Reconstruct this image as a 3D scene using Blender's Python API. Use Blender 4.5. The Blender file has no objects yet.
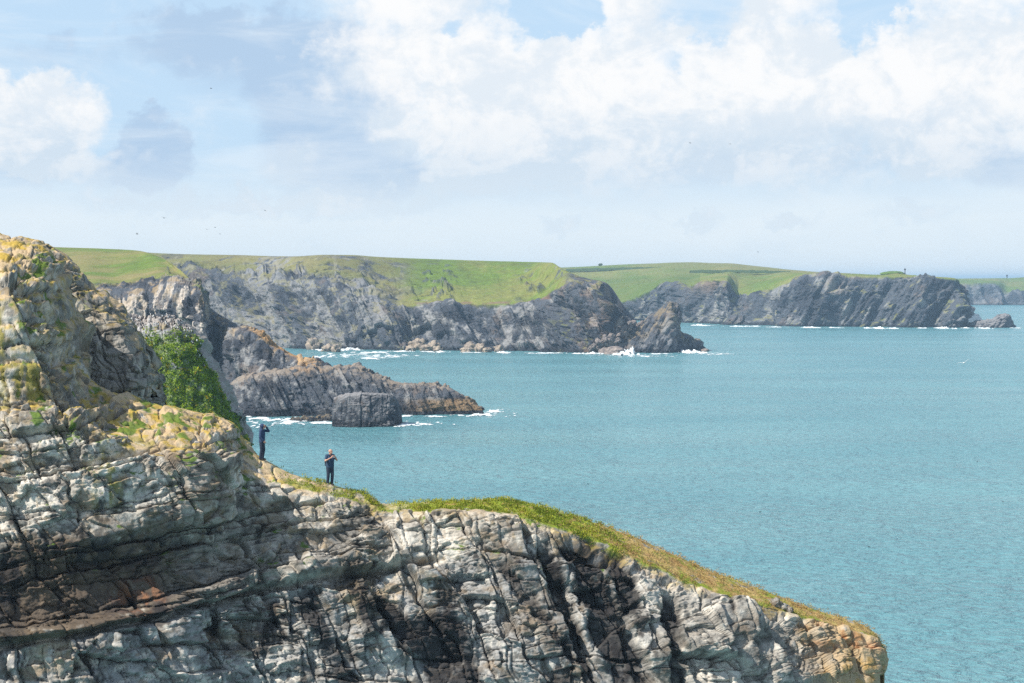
import bpy, bmesh, math, random
import numpy as np
from mathutils import Vector, Matrix

random.seed(7)
rng = np.random.default_rng(11)
SC = bpy.context.scene
COL = SC.collection
F = 70.0 / 36.0 * 1024.0      # focal length in photo pixels
H = 38.0                      # camera height above the sea
HZ = 280.0                    # photo row of the true horizon
SKYU = 512.0


def W(px, py, Y):
    return ((px - 512.0) / F * Y, Y, H + (HZ - py) / F * Y)


def WZ(px, Y, z):
    return ((px - 512.0) / F * Y, Y, z)


def YB(py):
    return H * F / (py - HZ)


# ------------------------------------------------------------------ noise
def _hash(ix, iy, iz, seed):
    h = (ix.astype(np.uint32) * np.uint32(374761393) + iy.astype(np.uint32) * np.uint32(668265263)
         + iz.astype(np.uint32) * np.uint32(2147483647 - 58) + np.uint32((seed * 974634773) & 0xffffffff))
    h = (h ^ (h >> np.uint32(13))) * np.uint32(1274126177)
    h = (h ^ (h >> np.uint32(16))) * np.uint32(2246822519)
    return h ^ (h >> np.uint32(15))


def _f(h):
    return (h & np.uint32(0xffffff)).astype(np.float32) / np.float32(0xffffff)


def perlin(p, seed=0):
    p = np.asarray(p, dtype=np.float32)
    i = np.floor(p).astype(np.int64)
    f = p - i
    u = f * f * f * (f * (f * 6 - 15) + 10)
    out = 0
    for dx in (0, 1):
        wx = u[:, 0] if dx else 1 - u[:, 0]
        for dy in (0, 1):
            wy = u[:, 1] if dy else 1 - u[:, 1]
            for dz in (0, 1):
                wz = u[:, 2] if dz else 1 - u[:, 2]
                h = _hash(i[:, 0] + dx, i[:, 1] + dy, i[:, 2] + dz, seed)
                gx = _f(h) * 2 - 1
                h2 = h * np.uint32(747796405) + np.uint32(2891336453)
                gy = _f(h2 >> np.uint32(8)) * 2 - 1
                h3 = h2 * np.uint32(277803737) + np.uint32(1442695)
                gz = _f(h3 >> np.uint32(7)) * 2 - 1
                out = out + wx * wy * wz * (gx * (f[:, 0] - dx) + gy * (f[:, 1] - dy) + gz * (f[:, 2] - dz))
    return out * 1.6


def fbm(p, octaves=4, seed=0, gain=0.5, ridged=False):
    p = np.asarray(p, dtype=np.float32)
    a, s, tot = 1.0, 0, 0
    q = p.copy()
    for k in range(octaves):
        n = perlin(q, seed + k * 17)
        if ridged:
            n = 1 - 2 * np.abs(n)
        s = s + a * n
        tot += a
        a *= gain
        q = q * 2.03 + 13.7
        q = np.stack([q[:, 0] * .8 - q[:, 1] * .6, q[:, 0] * .6 + q[:, 1] * .8, q[:, 2] + 3.1], 1)
    return s / tot


def cheb(d):
    a = np.abs(d)
    m = a.max(1)
    return m * .8 + .2 * a.sum(1)


def worley(p, seed=0):
    """F1, F2 and three random numbers plus the vector to the nearest cell point."""
    N = len(p)
    res = [np.empty(N, np.float32) for _ in range(5)] + [np.empty((N, 3), np.float32)]
    step = 250000
    for s in range(0, N, step):
        q = np.asarray(p[s:s + step], dtype=np.float32)
        i = np.floor(q).astype(np.int64)
        n = len(q)
        f1 = np.full(n, 9e9, np.float32); f2 = np.full(n, 9e9, np.float32)
        hh = np.zeros(n, np.uint32); vec = np.zeros((n, 3), np.float32)
        for dx in (-1, 0, 1):
            for dy in (-1, 0, 1):
                for dz in (-1, 0, 1):
                    c = i + np.array([dx, dy, dz])
                    h = _hash(c[:, 0], c[:, 1], c[:, 2], seed)
                    h2 = h * np.uint32(747796405) + np.uint32(2891336453)
                    h3 = h2 * np.uint32(277803737) + np.uint32(1442695)
                    r = np.stack([_f(h), _f(h2 >> np.uint32(8)), _f(h3 >> np.uint32(7))], 1)
                    d = q - (c + 0.1 + 0.8 * r)
                    dd = cheb(d)
                    m = dd < f1
                    f2 = np.where(m, f1, np.minimum(f2, dd))
                    f1 = np.where(m, dd, f1)
                    hh = np.where(m, h, hh)
                    vec[m] = d[m]
        sl = slice(s, s + n)
        res[0][sl] = f1; res[1][sl] = f2
        k2 = hh * np.uint32(2654435761) + np.uint32(97)
        k3 = k2 * np.uint32(40503) + np.uint32(7)
        k4 = k3 * np.uint32(747796405) + np.uint32(11)
        res[2][sl] = _f(k2 >> np.uint32(8)); res[3][sl] = _f(k3 >> np.uint32(8)); res[4][sl] = _f(k4 >> np.uint32(8))
        res[5][sl] = vec
    return res


def facets(p, seed, offset, tilt, crack, crack_w):
    """Blocky rock: every cell gets its own offset and its own tilted plane, with a crack between cells."""
    f1, f2, r1, r2, r3, v = worley(p, seed)
    d = (r1 - .5) * 2 * offset + tilt * ((r2 - .5) * 2 * v[:, 0] + (r3 - .5) * 2 * v[:, 2])
    return d - crack * np.exp(-(f2 - f1) / crack_w), r1, f2 - f1


def h1(i, j, seed):
    z = np.zeros_like(i)
    return _f(_hash(i, j, z, seed))


def split1(t, row, seed, jit=.95):
    """Cuts a line into cells of uneven length: cell number, distance to the nearest cut, place within the cell."""
    i = np.floor(t).astype(np.int64); f = t - i
    lo = jit * (h1(i, row, seed) - .5); hi = 1 + jit * (h1(i + 1, row, seed) - .5)
    c = np.where(f < lo, i - 1, np.where(f > hi, i + 1, i))
    return c, np.minimum(np.abs(f - lo), np.abs(hi - f)), f + (i - c) - .5


def fracture(a, b, y, ta, tb, seed, amp, tilt, crack, cw):
    """Bedded, jointed rock: beds of uneven thickness along b, each cut by its own joints along a."""
    bi, bd, bf = split1(b / tb, np.zeros(len(b), np.int64), seed)
    off = h1(bi, bi * 0 + 5, seed + 1) * 7.0
    wid = .6 + .9 * h1(bi, bi * 0 + 9, seed + 2)
    ai, ad, af = split1(a / (ta * wid) + off, bi, seed + 3)
    r1 = h1(ai, bi, seed + 4); r2 = h1(ai, bi, seed + 5); r3 = h1(ai, bi, seed + 6)
    rb = h1(bi, bi * 0 + 3, seed + 7)
    d = amp * ((r1 - .5) * 1.3 + (rb - .5) * 1.0) + tilt * ((r2 - .5) * 2 * af * ta + (r3 - .35) * 2 * bf * tb)
    e = np.minimum(ad * ta * wid, bd * tb)
    return d - crack * np.clip(1 - e / cw, 0, 1), r1, rb


def sstep(a, b, x):
    t = np.clip((x - a) / (b - a), 0, 1)
    return t * t * (3 - 2 * t)


# ------------------------------------------------------------------ lofting
def hermite(t, y, tt):
    """Shape-keeping cubic through (t, y); y may have trailing dimensions."""
    y = np.asarray(y, dtype=np.float64); t = np.asarray(t, dtype=np.float64)
    h = np.diff(t); hs = h.reshape((-1,) + (1,) * (y.ndim - 1))
    d = np.diff(y, axis=0) / hs
    m = np.zeros_like(y)
    m[0] = d[0]; m[-1] = d[-1]
    if len(t) > 2:
        a, b = d[:-1], d[1:]
        same = (a * b) > 0
        m[1:-1] = np.where(same, 2 * a * b / np.where(same, a + b, 1), 0) * .6 + .4 * np.where(same, np.minimum(np.abs(a + b) / 2, 3 * np.minimum(abs(a), abs(b))) * np.sign(a), 0)
    k = np.clip(np.searchsorted(t, tt, side='right') - 1, 0, len(t) - 2)
    s = ((tt - t[k]) / h[k]).reshape((-1,) + (1,) * (y.ndim - 1))
    hk = h[k].reshape(s.shape)
    return ((2 * s**3 - 3 * s**2 + 1) * y[k] + (s**3 - 2 * s**2 + s) * hk * m[k]
            + (-2 * s**3 + 3 * s**2) * y[k + 1] + (s**3 - s**2) * hk * m[k + 1])


def loft(ctrl, rows, ncols, vpower=0.0):
    """ctrl (S, K, 3) -> grid (ncols, nrows, 3) and the v parameter 0..K-1 of every row."""
    ctrl = np.asarray(ctrl, dtype=np.float64)
    S, K, _ = ctrl.shape
    vv = np.concatenate([np.linspace(k, k + 1, n, endpoint=False) for k, n in enumerate(rows)] + [[K - 1.0]])
    ref = ctrl[:, max(1, K // 2), :] * .5 + ctrl[:, max(1, K // 2 - 1), :] * .5
    ch = np.linalg.norm(np.diff(ref, axis=0), axis=1) + 1e-3
    ch = ch + .15 * ch.mean()
    t = np.concatenate([[0], np.cumsum(ch)])
    uu = np.linspace(0, t[-1], ncols)
    g = hermite(t, ctrl, uu)                                  # (ncols, K, 3)
    g = np.swapaxes(hermite(np.arange(K), np.swapaxes(g, 0, 1), vv), 0, 1)
    return g.astype(np.float32), vv.astype(np.float32), (np.interp(uu, t, np.arange(S))).astype(np.float32)


def grid_normals(g):
    du = np.gradient(g, axis=0); dv = np.gradient(g, axis=1)
    n = np.cross(du, dv)
    ln = np.linalg.norm(n, axis=2, keepdims=True)
    return n / np.maximum(ln, 1e-9)


def smooth_grid(a, it=1):
    for _ in range(it):
        b = a.copy()
        b[1:-1] = (a[:-2] + 2 * a[1:-1] + a[2:]) / 4
        a = b.copy()
        a[:, 1:-1] = (b[:, :-2] + 2 * b[:, 1:-1] + b[:, 2:]) / 4
    return a


def mesh_from(name, verts, faces, mat, col=None, smooth=True):
    """verts (N,3), faces (M,4) or (M,3) arrays, col (N,3) albedo."""
    me = bpy.data.meshes.new(name)
    verts = np.ascontiguousarray(verts, dtype=np.float32); faces = np.ascontiguousarray(faces, dtype=np.int32)
    m, k = faces.shape
    me.vertices.add(len(verts)); me.vertices.foreach_set('co', verts.ravel())
    me.loops.add(m * k); me.loops.foreach_set('vertex_index', faces.ravel())
    me.polygons.add(m)
    me.polygons.foreach_set('loop_start', np.arange(0, m * k, k, dtype=np.int32))
    try:
        me.polygons.foreach_set('loop_total', np.full(m, k, dtype=np.int32))
    except Exception:
        pass
    me.update(calc_edges=True)
    if smooth:
        me.polygons.foreach_set('use_smooth', np.ones(m, dtype=bool))
    if col is not None:
        at = me.attributes.new('albedo', 'FLOAT_COLOR', 'POINT')
        c = np.ones((len(verts), 4), np.float32); c[:, :3] = np.clip(col, 0.004, .9)
        at.data.foreach_set('color', c.ravel())
    me.materials.append(mat)
    me.validate()
    return me


def grid_faces(nu, nv):
    i = np.arange(nu * nv).reshape(nu, nv)
    return np.stack([i[:-1, :-1], i[1:, :-1], i[1:, 1:], i[:-1, 1:]], -1).reshape(-1, 4)


def link(name, me, parent=None, loc=(0, 0, 0)):
    o = bpy.data.objects.new(name, me); COL.objects.link(o)
    o.location = loc
    if parent is not None:
        o.parent = parent
    return o


def tag(o, label=None, cat=None, group=None, kind=None):
    if label: o['label'] = label
    if cat: o['category'] = cat
    if group: o['group'] = group
    if kind: o['kind'] = kind
    return o


def mixc(a, b, t):
    t = np.asarray(t)[:, None]
    return a * (1 - t) + b * t


# ------------------------------------------------------------------ materials
class NT:
    def __init__(s, tree):
        s.t = tree; s.n = tree.nodes; s.l = tree.links
    def node(s, typ, **kw):
        x = s.n.new(typ)
        for k, v in kw.items():
            setattr(x, k, v)
        return x
    def set(s, sock, v):
        if isinstance(v, bpy.types.NodeSocket): s.l.new(v, sock)
        else: sock.default_value = v
    def m(s, op, a, b=None, c=None, clamp=False):
        x = s.node('ShaderNodeMath', operation=op, use_clamp=clamp)
        s.set(x.inputs[0], a)
        if b is not None: s.set(x.inputs[1], b)
        if c is not None: s.set(x.inputs[2], c)
        return x.outputs[0]
    def ss(s, x, a, b, lo=0.0, hi=1.0):
        r = s.node('ShaderNodeMapRange', interpolation_type='SMOOTHSTEP')
        s.set(r.inputs[0], x); s.set(r.inputs[1], a); s.set(r.inputs[2], b); s.set(r.inputs[3], lo); s.set(r.inputs[4], hi)
        return r.outputs[0]
    def noise(s, vec, scale, detail=4, rough=.5, dist=0.0):
        x = s.node('ShaderNodeTexNoise')
        s.set(x.inputs['Vector'], vec); x.inputs['Scale'].default_value = scale
        x.inputs['Detail'].default_value = detail; x.inputs['Roughness'].default_value = rough
        x.inputs['Distortion'].default_value = dist
        return x.outputs[0]
    def mix(s, f, a, b, blend='MIX'):
        x = s.node('ShaderNodeMix', data_type='RGBA', blend_type=blend)
        s.set(x.inputs[0], f); s.set(x.inputs[6], a); s.set(x.inputs[7], b)
        return x.outputs[2]


def new_mat(name):
    m = bpy.data.materials.new(name); m.use_nodes = True
    m.node_tree.nodes.clear()
    k = NT(m.node_tree)
    out = k.node('ShaderNodeOutputMaterial')
    b = k.node('ShaderNodeBsdfPrincipled')
    k.l.new(b.outputs[0], out.inputs[0])
    return m, k, b, out


def vmul(k, vec, s):
    x = k.node('ShaderNodeVectorMath', operation='MULTIPLY')
    k.set(x.inputs[0], vec); x.inputs[1].default_value = s
    return x.outputs[0]


def rock_material(name, scale, bump, var=.5, rough=.92):
    """Albedo from the mesh attribute, broken up by procedural grain, with procedural bump."""
    m, k, b, out = new_mat(name)
    at = k.node('ShaderNodeAttribute', attribute_name='albedo')
    co = k.node('ShaderNodeTexCoord').outputs['Object']
    n1 = k.noise(co, scale, 6, .65)
    n2 = k.noise(vmul(k, co, (1, 1, .45)), scale * 3.7, 5, .7)
    f = k.m('ADD', k.m('MULTIPLY', n1, var * 1.6), k.m('MULTIPLY', n2, var * 1.6))
    f = k.m('ADD', f, 1 - var * 1.6)
    mul = k.node('ShaderNodeVectorMath', operation='SCALE')
    k.l.new(at.outputs['Color'], mul.inputs[0]); k.l.new(f, mul.inputs['Scale'])
    k.l.new(mul.outputs[0], b.inputs['Base Color'])
    b.inputs['Roughness'].default_value = rough
    b.inputs['Specular IOR Level'].default_value = .25
    bp = k.node('ShaderNodeBump'); bp.inputs['Strength'].default_value = .8
    bp.inputs['Distance'].default_value = bump
    k.l.new(k.m('ADD', n1, k.m('MULTIPLY', n2, .5)), bp.inputs['Height'])
    k.l.new(bp.outputs[0], b.inputs['Normal'])
    return m


def plain_material(name, colour, rough=.8, nscale=20, var=.25, spec=.3):
    m, k, b, out = new_mat(name)
    co = k.node('ShaderNodeTexCoord').outputs['Object']
    n = k.noise(co, nscale, 4, .6)
    f = k.m('ADD', k.m('MULTIPLY', n, var * 2), 1 - var)
    mul = k.node('ShaderNodeVectorMath', operation='SCALE')
    mul.inputs[0].default_value = colour; k.l.new(f, mul.inputs['Scale'])
    k.l.new(mul.outputs[0], b.inputs['Base Color'])
    b.inputs['Roughness'].default_value = rough
    b.inputs['Specular IOR Level'].default_value = spec
    return m


def leaf_material(name):
    m, k, b, out = new_mat(name)
    at = k.node('ShaderNodeAttribute', attribute_name='albedo')
    co = k.node('ShaderNodeTexCoord').outputs['Object']
    n = k.noise(co, 6.0, 3, .6)
    mul = k.node('ShaderNodeVectorMath', operation='SCALE')
    k.l.new(at.outputs['Color'], mul.inputs[0]); k.l.new(k.m('ADD', k.m('MULTIPLY', n, .6), .7), mul.inputs['Scale'])
    k.l.new(mul.outputs[0], b.inputs['Base Color'])
    b.inputs['Roughness'].default_value = .7
    b.inputs['Specular IOR Level'].default_value = .2
    tr = k.node('ShaderNodeBsdfTranslucent'); k.l.new(mul.outputs[0], tr.inputs[0])
    ms = k.node('ShaderNodeMixShader'); ms.inputs[0].default_value = .3
    k.l.new(b.outputs[0], ms.inputs[1]); k.l.new(tr.outputs[0], ms.inputs[2])
    k.l.new(ms.outputs[0], out.inputs[0])
    return m


M_NEAR = rock_material('limestone_close', 2.6, .10, .55)
M_STACK = rock_material('limestone_stack', 1.2, .2, .5)
M_MID = rock_material('limestone_mid', .55, .5, .5)
M_FAR = rock_material('limestone_far', .22, 1.0, .45)
M_LEAF = leaf_material('leaves')


# ------------------------------------------------------------------ the foreground headland
GREY = np.array([.335, .31, .272]); PALE = np.array([.56, .515, .445]); DARK = np.array([.022, .020, .021])  # DARK: stain black, deepened to the tone of shade
BROWN = np.array([.15, .11, .075]); OCHRE = np.array([.42, .27, .10]); TAN = np.array([.46, .34, .20])
MOSS = np.array([.20, .17, .03]); GRASS = np.array([.23, .29, .028]); STRAW = np.array([.47, .33, .125])
RUST = np.array([.33, .15, .07]); BLUEGREY = np.array([.24, .255, .275])


def near_displace(P, N, turf, seed):
    x, y, z = P.T
    # bedding rises gently to the right
    b = z - .135 * x
    xb = x * .99 + z * .135
    q = np.stack([xb + .18 * b, y, b], 1)
    warp = np.stack([fbm(P / 3.0, 3, seed + 1), fbm(P / 3.0 + 31, 3, seed + 2), fbm(P / 3.0 + 77, 3, seed + 3)], 1)
    d = .9 * fbm(P / np.array([9, 9, 7]), 3, seed + 4)
    fine = np.stack([fbm(P / .8, 3, seed + 41), fbm(P / .8 + 5, 3, seed + 42)], 1)
    wa = xb + .42 * b + .9 * warp[:, 0] + .10 * fine[:, 0]; wb = b + .35 * warp[:, 1] + .07 * fine[:, 1]
    rough = sstep(-.25, .3, fbm(P / 3.5, 3, seed + 10))
    ws = x * .87 + z * .5 + .85 * warp[:, 0] + .12 * fine[:, 0]
    wb = wb + .10 * fine[:, 1]
    pxl = 512 + F * x / y
    zone = np.clip(sstep(330, 420, pxl + 40 * warp[:, 2]) + (1 - sstep(24.6, 25.0, b + .2 * warp[:, 1])), 0, 1)
    h0, r0, c0 = fracture(wa, wb, y, 3.6, 2.1, seed + 50, .40, .16, .40, .09)
    h1_, r1, c1 = fracture(wa + .3 * wb, wb + .1 * wa, y, 1.35, .95, seed + 60, .20, .28, .22, .06)
    s0, r0b, _ = fracture(wb + .35 * ws, ws, y, 4.2, 1.9, seed + 55, .42, .20, .45, .08)
    s1, r1b, _ = fracture(wb + .25 * ws + .3 * warp[:, 2], ws - .2 * wb, y, 1.7, .8, seed + 65, .12, .26, .20, .055)
    f2, r2, c2 = fracture(wa + .2 * warp[:, 2], wb, y, .55, .40, seed + 70, .10, .32, .10, .045)
    f3, r3, _ = facets((q + warp * .12) / np.array([.34, .34, .26]), seed + 8, .05, .16, .05, .04)
    g1, _, _ = facets((q + warp * .3) / np.array([1.5, 1.8, 1.2]), seed + 6, .10, .45, .12, .025)
    r0 = np.where(zone > .5, r0b, r0); r1 = np.where(zone > .5, r1b, r1)
    rock = d + (h0 + h1_) * (1 - zone) + (s0 + s1) * zone + g1 * .9 + f2 * (.10 + .85 * rough) + f3 * (.12 + .85 * rough) + .03 * fbm(P / .3, 4, seed + 9, gain=.65)
    # bedding ledges
    bb = b + .35 * fbm(P / 4.0, 3, seed + 12)
    led = (np.mod(bb, 1.7) / 1.7)
    rock += .12 * (sstep(0, .08, led) - led)
    return rock, (r0, r1, r2, c0, c1, c2), b, warp


def build_headland():
    S = []
    def sec(crest, slab, ledge, lip, mid, low_px, low_Y, base_Y, back=(3.0, 1.8)):
        cx, cy, cY = crest
        c = W(*crest)
        S.append([WZ(low_px, base_Y, -2.0), WZ(low_px, low_Y, 17.5), W(*mid), W(*lip), W(*ledge), W(*slab), c,
                  (c[0] + .3, c[1] + back[0], c[2] - back[1]), (c[0] + .5, c[1] + back[0] + 7, -2.0)])
    sec((-170, 214, 101), (-170, 278, 92.2), (-170, 404, 90.8), (-170, 412, 90.2), (-170, 540, 87.6), -170, 85.2, 82)
    sec((-100, 224, 101), (-100, 288, 92.2), (-100, 406, 90.9), (-100, 413, 90.3), (-100, 540, 87.8), -100, 85.4, 82)
    sec((-30, 233, 101), (-30, 298, 92.6), (-30, 409, 91.1), (-30, 416, 90.5), (-30, 540, 88.1), -30, 85.7, 83)
    sec((30, 241, 101), (28, 310, 93), (30, 410, 91.3), (30, 417, 90.7), (30, 540, 88.4), 30, 86.2, 83.5)
    sec((54, 254, 101), (48, 335, 93.3), (62, 411, 91.6), (62, 419, 90.9), (65, 540, 88.7), 65, 86.6, 84)
    sec((67, 290, 100.5), (62, 355, 93.8), (80, 416, 91.9), (84, 425, 91.1), (90, 540, 89.1), 90, 87.0, 84.5)
    sec((82, 340, 100), (79, 375, 95.2), (95, 421, 92.4), (102, 433, 91.4), (110, 540, 89.5), 110, 87.4, 85)
    sec((91, 373, 99.5), (97, 393, 96.2), (109, 429, 93), (118, 445, 91.7), (130, 545, 89.9), 130, 87.9, 85.5)
    sec((120, 390, 99.2), (123, 406, 96.5), (132, 437, 93.3), (140, 456, 92.1), (155, 550, 90.4), 155, 88.5, 86)
    sec((150, 403, 99.3), (153, 416, 96.9), (160, 440, 93.8), (168, 459, 92.6), (180, 555, 91.1), 180, 89.2, 87)
    sec((176, 410, 99.5), (180, 421, 97.2), (186, 440, 94.5), (192, 456, 93), (205, 560, 92.2), 205, 90.5, 88)
    sec((223, 420, 99.5), (222, 428, 98.1), (221, 438, 96.4), (220, 448, 95.2), (228, 565, 92.8), 228, 91.3, 88.5)
    sec((237, 431, 99.5), (235, 438, 98.5), (233, 446, 97.4), (231, 455, 96.4), (240, 570, 93.6), 243, 91.8, 89)
    sec((247, 447, 99.3), (245, 453, 98.5), (243, 460, 97.6), (241, 466, 96.8), (254, 575, 93.9), 258, 92, 89)
    sec((262, 458.5, 99), (260, 464, 98.3), (259, 470, 97.5), (257, 476, 96.8), (272, 580, 94.1), 275, 92.3, 89.5)
    sec((295, 475, 99), (294, 480, 98.2), (294, 485, 97.4), (293, 490, 96.8), (310, 590, 94.3), 310, 92.6, 90)
    sec((331, 485, 99.3), (330, 489, 98.5), (329, 493, 97.6), (328, 497, 97), (340, 595, 94.8), 340, 93, 90)
    sec((365, 494, 99.5), (364, 498, 98.8), (364, 502, 98), (363, 506, 97.3), (372, 597, 95.2), 372, 93.4, 90.5)
    sec((388, 504.5, 100), (388, 507, 99.3), (387, 510, 98.6), (387, 513, 98), (395, 600, 95.5), 395, 93.6, 91)
    sec((440, 502, 100.5), (439, 506, 99.6), (439, 510, 98.7), (438, 514, 97.9), (445, 600, 95.8), 445, 94, 91)
    sec((495, 500.5, 101), (494, 506, 99.9), (494, 511, 98.8), (493, 516, 97.9), (500, 600, 96), 500, 94.2, 91.5)
    sec((530, 505, 101.3), (529, 511, 100), (529, 517, 98.9), (528, 522, 97.9), (535, 600, 96.1), 535, 94.4, 91.5)
    sec((565, 514, 101.6), (564, 520, 100.3), (563, 527, 99), (562, 533, 98), (570, 605, 96.3), 570, 94.6, 92)
    sec((600, 525, 102), (599, 532, 100.6), (598, 539, 99.3), (596, 546, 98.3), (605, 610, 96.6), 605, 95, 92)
    sec((640, 540, 102.5), (638, 548, 101), (636, 556, 99.6), (634, 563, 98.6), (645, 620, 96.9), 645, 95.4, 92.5)
    sec((670, 553, 103), (668, 561, 101.5), (666, 569, 100), (664, 577, 98.9), (675, 630, 97.2), 675, 95.8, 93)
    sec((700, 567, 103.4), (698, 575, 101.8), (696, 583, 100.3), (694, 590, 99.3), (705, 635, 97.6), 705, 96.3, 93)
    sec((740, 582, 104), (738, 589, 102.4), (736, 596, 101), (734, 602, 100.2), (743, 642, 98.6), 743, 97.2, 94)
    sec((780, 597, 104.3), (778, 602, 103), (776, 607, 102), (775, 612, 101.3), (783, 650, 99.8), 783, 98.6, 95)
    sec((820, 611.5, 104.7), (818, 615, 103.6), (816, 619, 102.8), (815, 622, 102.2), (822, 655, 101.2), 822, 100, 97)
    sec((850, 620.5, 105), (848, 624, 104.2), (846, 627, 103.5), (845, 630, 103), (850, 660, 102.2), 850, 101.3, 98.5)
    sec((869, 629, 105), (868, 631, 104.5), (868, 634, 104.0), (867, 637, 103.4), (866, 660, 102.5), 866, 101.7, 99.5)
    sec((878, 636, 105), (878, 638, 104.8), (878, 640, 104.3), (878, 643, 103.7), (876, 664, 102.9), 874, 102.1, 100.5)
    sec((882.5, 645, 105.4), (882.5, 647, 105.2), (882.5, 650, 104.9), (882, 654, 104.3), (879, 668, 103.5), 877, 102.7, 101.5, (1.4, 2.5))
    sec((883, 648, 106.2), (883, 650, 106.1), (883, 652, 106), (882.5, 656, 105.9), (879.5, 668, 105.4), 877.5, 104.9, 104.5, (1.0, 2.5))
    # close the seaward end
    e = [list(v) for v in S[-1]]
    for v in e: v[1] = 107.2; v[0] -= .08
    S.append(e)
    g, vv, uu = loft(S, [30, 190, 200, 44, 60, 70, 16, 24], 1150)
    nu, nv, _ = g.shape
    N = grid_normals(smooth_grid(g, 3))
    if (N[..., 1] * (vv < 4)).sum() > 0: N = -N
    P = g.reshape(-1, 3); Nf = N.reshape(-1, 3)
    V = np.tile(vv, nu); U = np.repeat(uu, nv)
    px = 512 + F * P[:, 0] / P[:, 1]; py = HZ - F * (P[:, 2] - H) / P[:, 1]
    right = sstep(350, 470, px)
    turf = sstep(3.44, 3.60, V + .55 * fbm(P / 1.1, 5, 71, gain=.6)) * np.clip(right + .75 * sstep(255, 330, px) * sstep(.0, .25, fbm(P / 1.5, 4, 72) + .12), 0, 1) * (1 - sstep(7.3, 7.8, V + 1.2 * sstep(850, 875, px)))
    rock, (r0, r1, r2, c0, c1, c2), b, warp = near_displace(P, Nf, turf, 100)
    # crevice along one bedding plane, with the beds above it standing out
    bw = b + .25 * fbm(P / 3.5, 3, 201)
    left = 1 - sstep(395, 455, px)
    rock += left * (-1.0 * np.exp(-((bw - 24.95) / .16) ** 2) + .35 * sstep(24.9, 25.25, bw) * (1 - sstep(25.3, 28.5, bw)))
    # hollow under the ledges at the left
    hol = np.exp(-((px - 90) / 130) ** 2) * sstep(25.0, 25.9, bw) * (1 - sstep(27.0, 29.2, bw + .8 * fbm(P / 2.5, 3, 207)))
    rock -= 1.5 * hol
    # diagonal joints in the lower beds and in the middle
    jq = (P[:, 0] + .55 * P[:, 2] + .9 * fbm(P / 3.0, 4, 211))
    jn = np.abs(np.mod(jq, 2.3) / 2.3 - .5) * 2.3
    jm = sstep(-.25, .35, perlin(P / np.array([4.5, 9, 3.0]), 214)) * (1 - sstep(26.0, 26.8, bw) * left)
    rock -= .55 * jm * np.exp(-(jn / .16) ** 2)
    # soft seams: long steep gullies carrying water stains, darkened with painted-in shade
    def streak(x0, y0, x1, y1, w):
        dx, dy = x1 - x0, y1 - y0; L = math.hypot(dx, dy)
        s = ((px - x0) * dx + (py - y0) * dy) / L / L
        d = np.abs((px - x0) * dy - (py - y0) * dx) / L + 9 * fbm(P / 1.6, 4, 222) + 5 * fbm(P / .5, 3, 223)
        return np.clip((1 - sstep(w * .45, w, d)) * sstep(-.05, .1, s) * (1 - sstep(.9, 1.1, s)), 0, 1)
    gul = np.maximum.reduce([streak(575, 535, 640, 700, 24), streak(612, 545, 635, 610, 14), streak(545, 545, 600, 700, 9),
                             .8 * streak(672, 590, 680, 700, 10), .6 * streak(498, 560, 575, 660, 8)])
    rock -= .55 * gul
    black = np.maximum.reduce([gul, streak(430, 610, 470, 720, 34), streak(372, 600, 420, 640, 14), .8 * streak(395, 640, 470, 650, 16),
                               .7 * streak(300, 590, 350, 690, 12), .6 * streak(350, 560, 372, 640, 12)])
    grn = .22 * fbm(P / 1.3, 4, 240) + .06 * fbm(P / .25, 3, 241)
    amp = np.clip(sstep(.9, 1.4, V), .35, 1)
    # a big smooth slab standing proud above the ledge at the left
    wob = 2.5 * fbm(P / 1.2, 3, 245)
    slabk = sstep(-1.2, 1.2, 20 + (py - 322) * .48 + wob - px) * sstep(304, 309, py + wob) * (1 - sstep(411, 413.5, py + wob * 1.2 + .05 * (px - 30))) * (V > 3.5)
    # upper left: weathered, deeper hollows
    ul = (1 - sstep(95, 250, px)) * sstep(3.6, 4.6, V)
    rock += ul * (.3 * fbm(P / np.array([2.6, 2.6, 3.2]), 4, 251, ridged=True) - .1)
    rock = rock * (1 - .45 * slabk) + .28 * slabk
    fade = sstep(3.1, 3.6, V) * right
    crest_keep = (1 - .65 * np.exp(-((V - 6.0) / .45) ** 2)) * (1 - .5 * sstep(2.8, 3.3, V) * sstep(95, 150, px))
    rock = rock * (1 - .65 * sstep(835, 868, px))
    rimz = right * sstep(2.75, 3.05, V)
    rock = np.where(rimz > 0, rock * (1 - rimz) + np.minimum(rock, .22) * rimz, rock)
    d = (rock * (1 - .4 * fade) * (1 - turf) * amp + turf * grn) * crest_keep
    lips = right * np.exp(-((V - 3.2) / .35) ** 2) * .25 * fbm(P / .9, 3, 261)
    G = (P + Nf * (d + lips)[:, None]).reshape(nu, nv, 3)
    N2 = grid_normals(G)
    if (N2[..., 1] * (vv < 4)).sum() > 0: N2 = -N2
    Nz = smooth_grid(N2, 1).reshape(-1, 3)[:, 2]
    Q = G.reshape(-1, 3)
    # ---------------- rock, lichen, stain and turf colours
    n1 = fbm(Q / 2.2, 4, 301); n2 = fbm(Q / .6, 4, 302); n3 = fbm(Q / 5.5, 3, 303)
    st = fbm(Q / np.array([.5, .5, 3.0]), 4, 304)
    C = np.tile(GREY, (len(Q), 1))
    C = mixc(C, PALE, sstep(-.1, .45, n1 + .5 * n2 + .5 * (r1 - .5)))
    C = mixc(C, BLUEGREY, .45 * (1 - sstep(24.6, 25.1, bw)) * (1 - sstep(600, 700, px)))
    C = mixc(C, GREY * .62, sstep(.0, .35, -n1 + .6 * (r2 - .5)) * .8)
    C = mixc(C, PALE * 1.12, .6 * sstep(.25, .5, st + .3 * n2))
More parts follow.
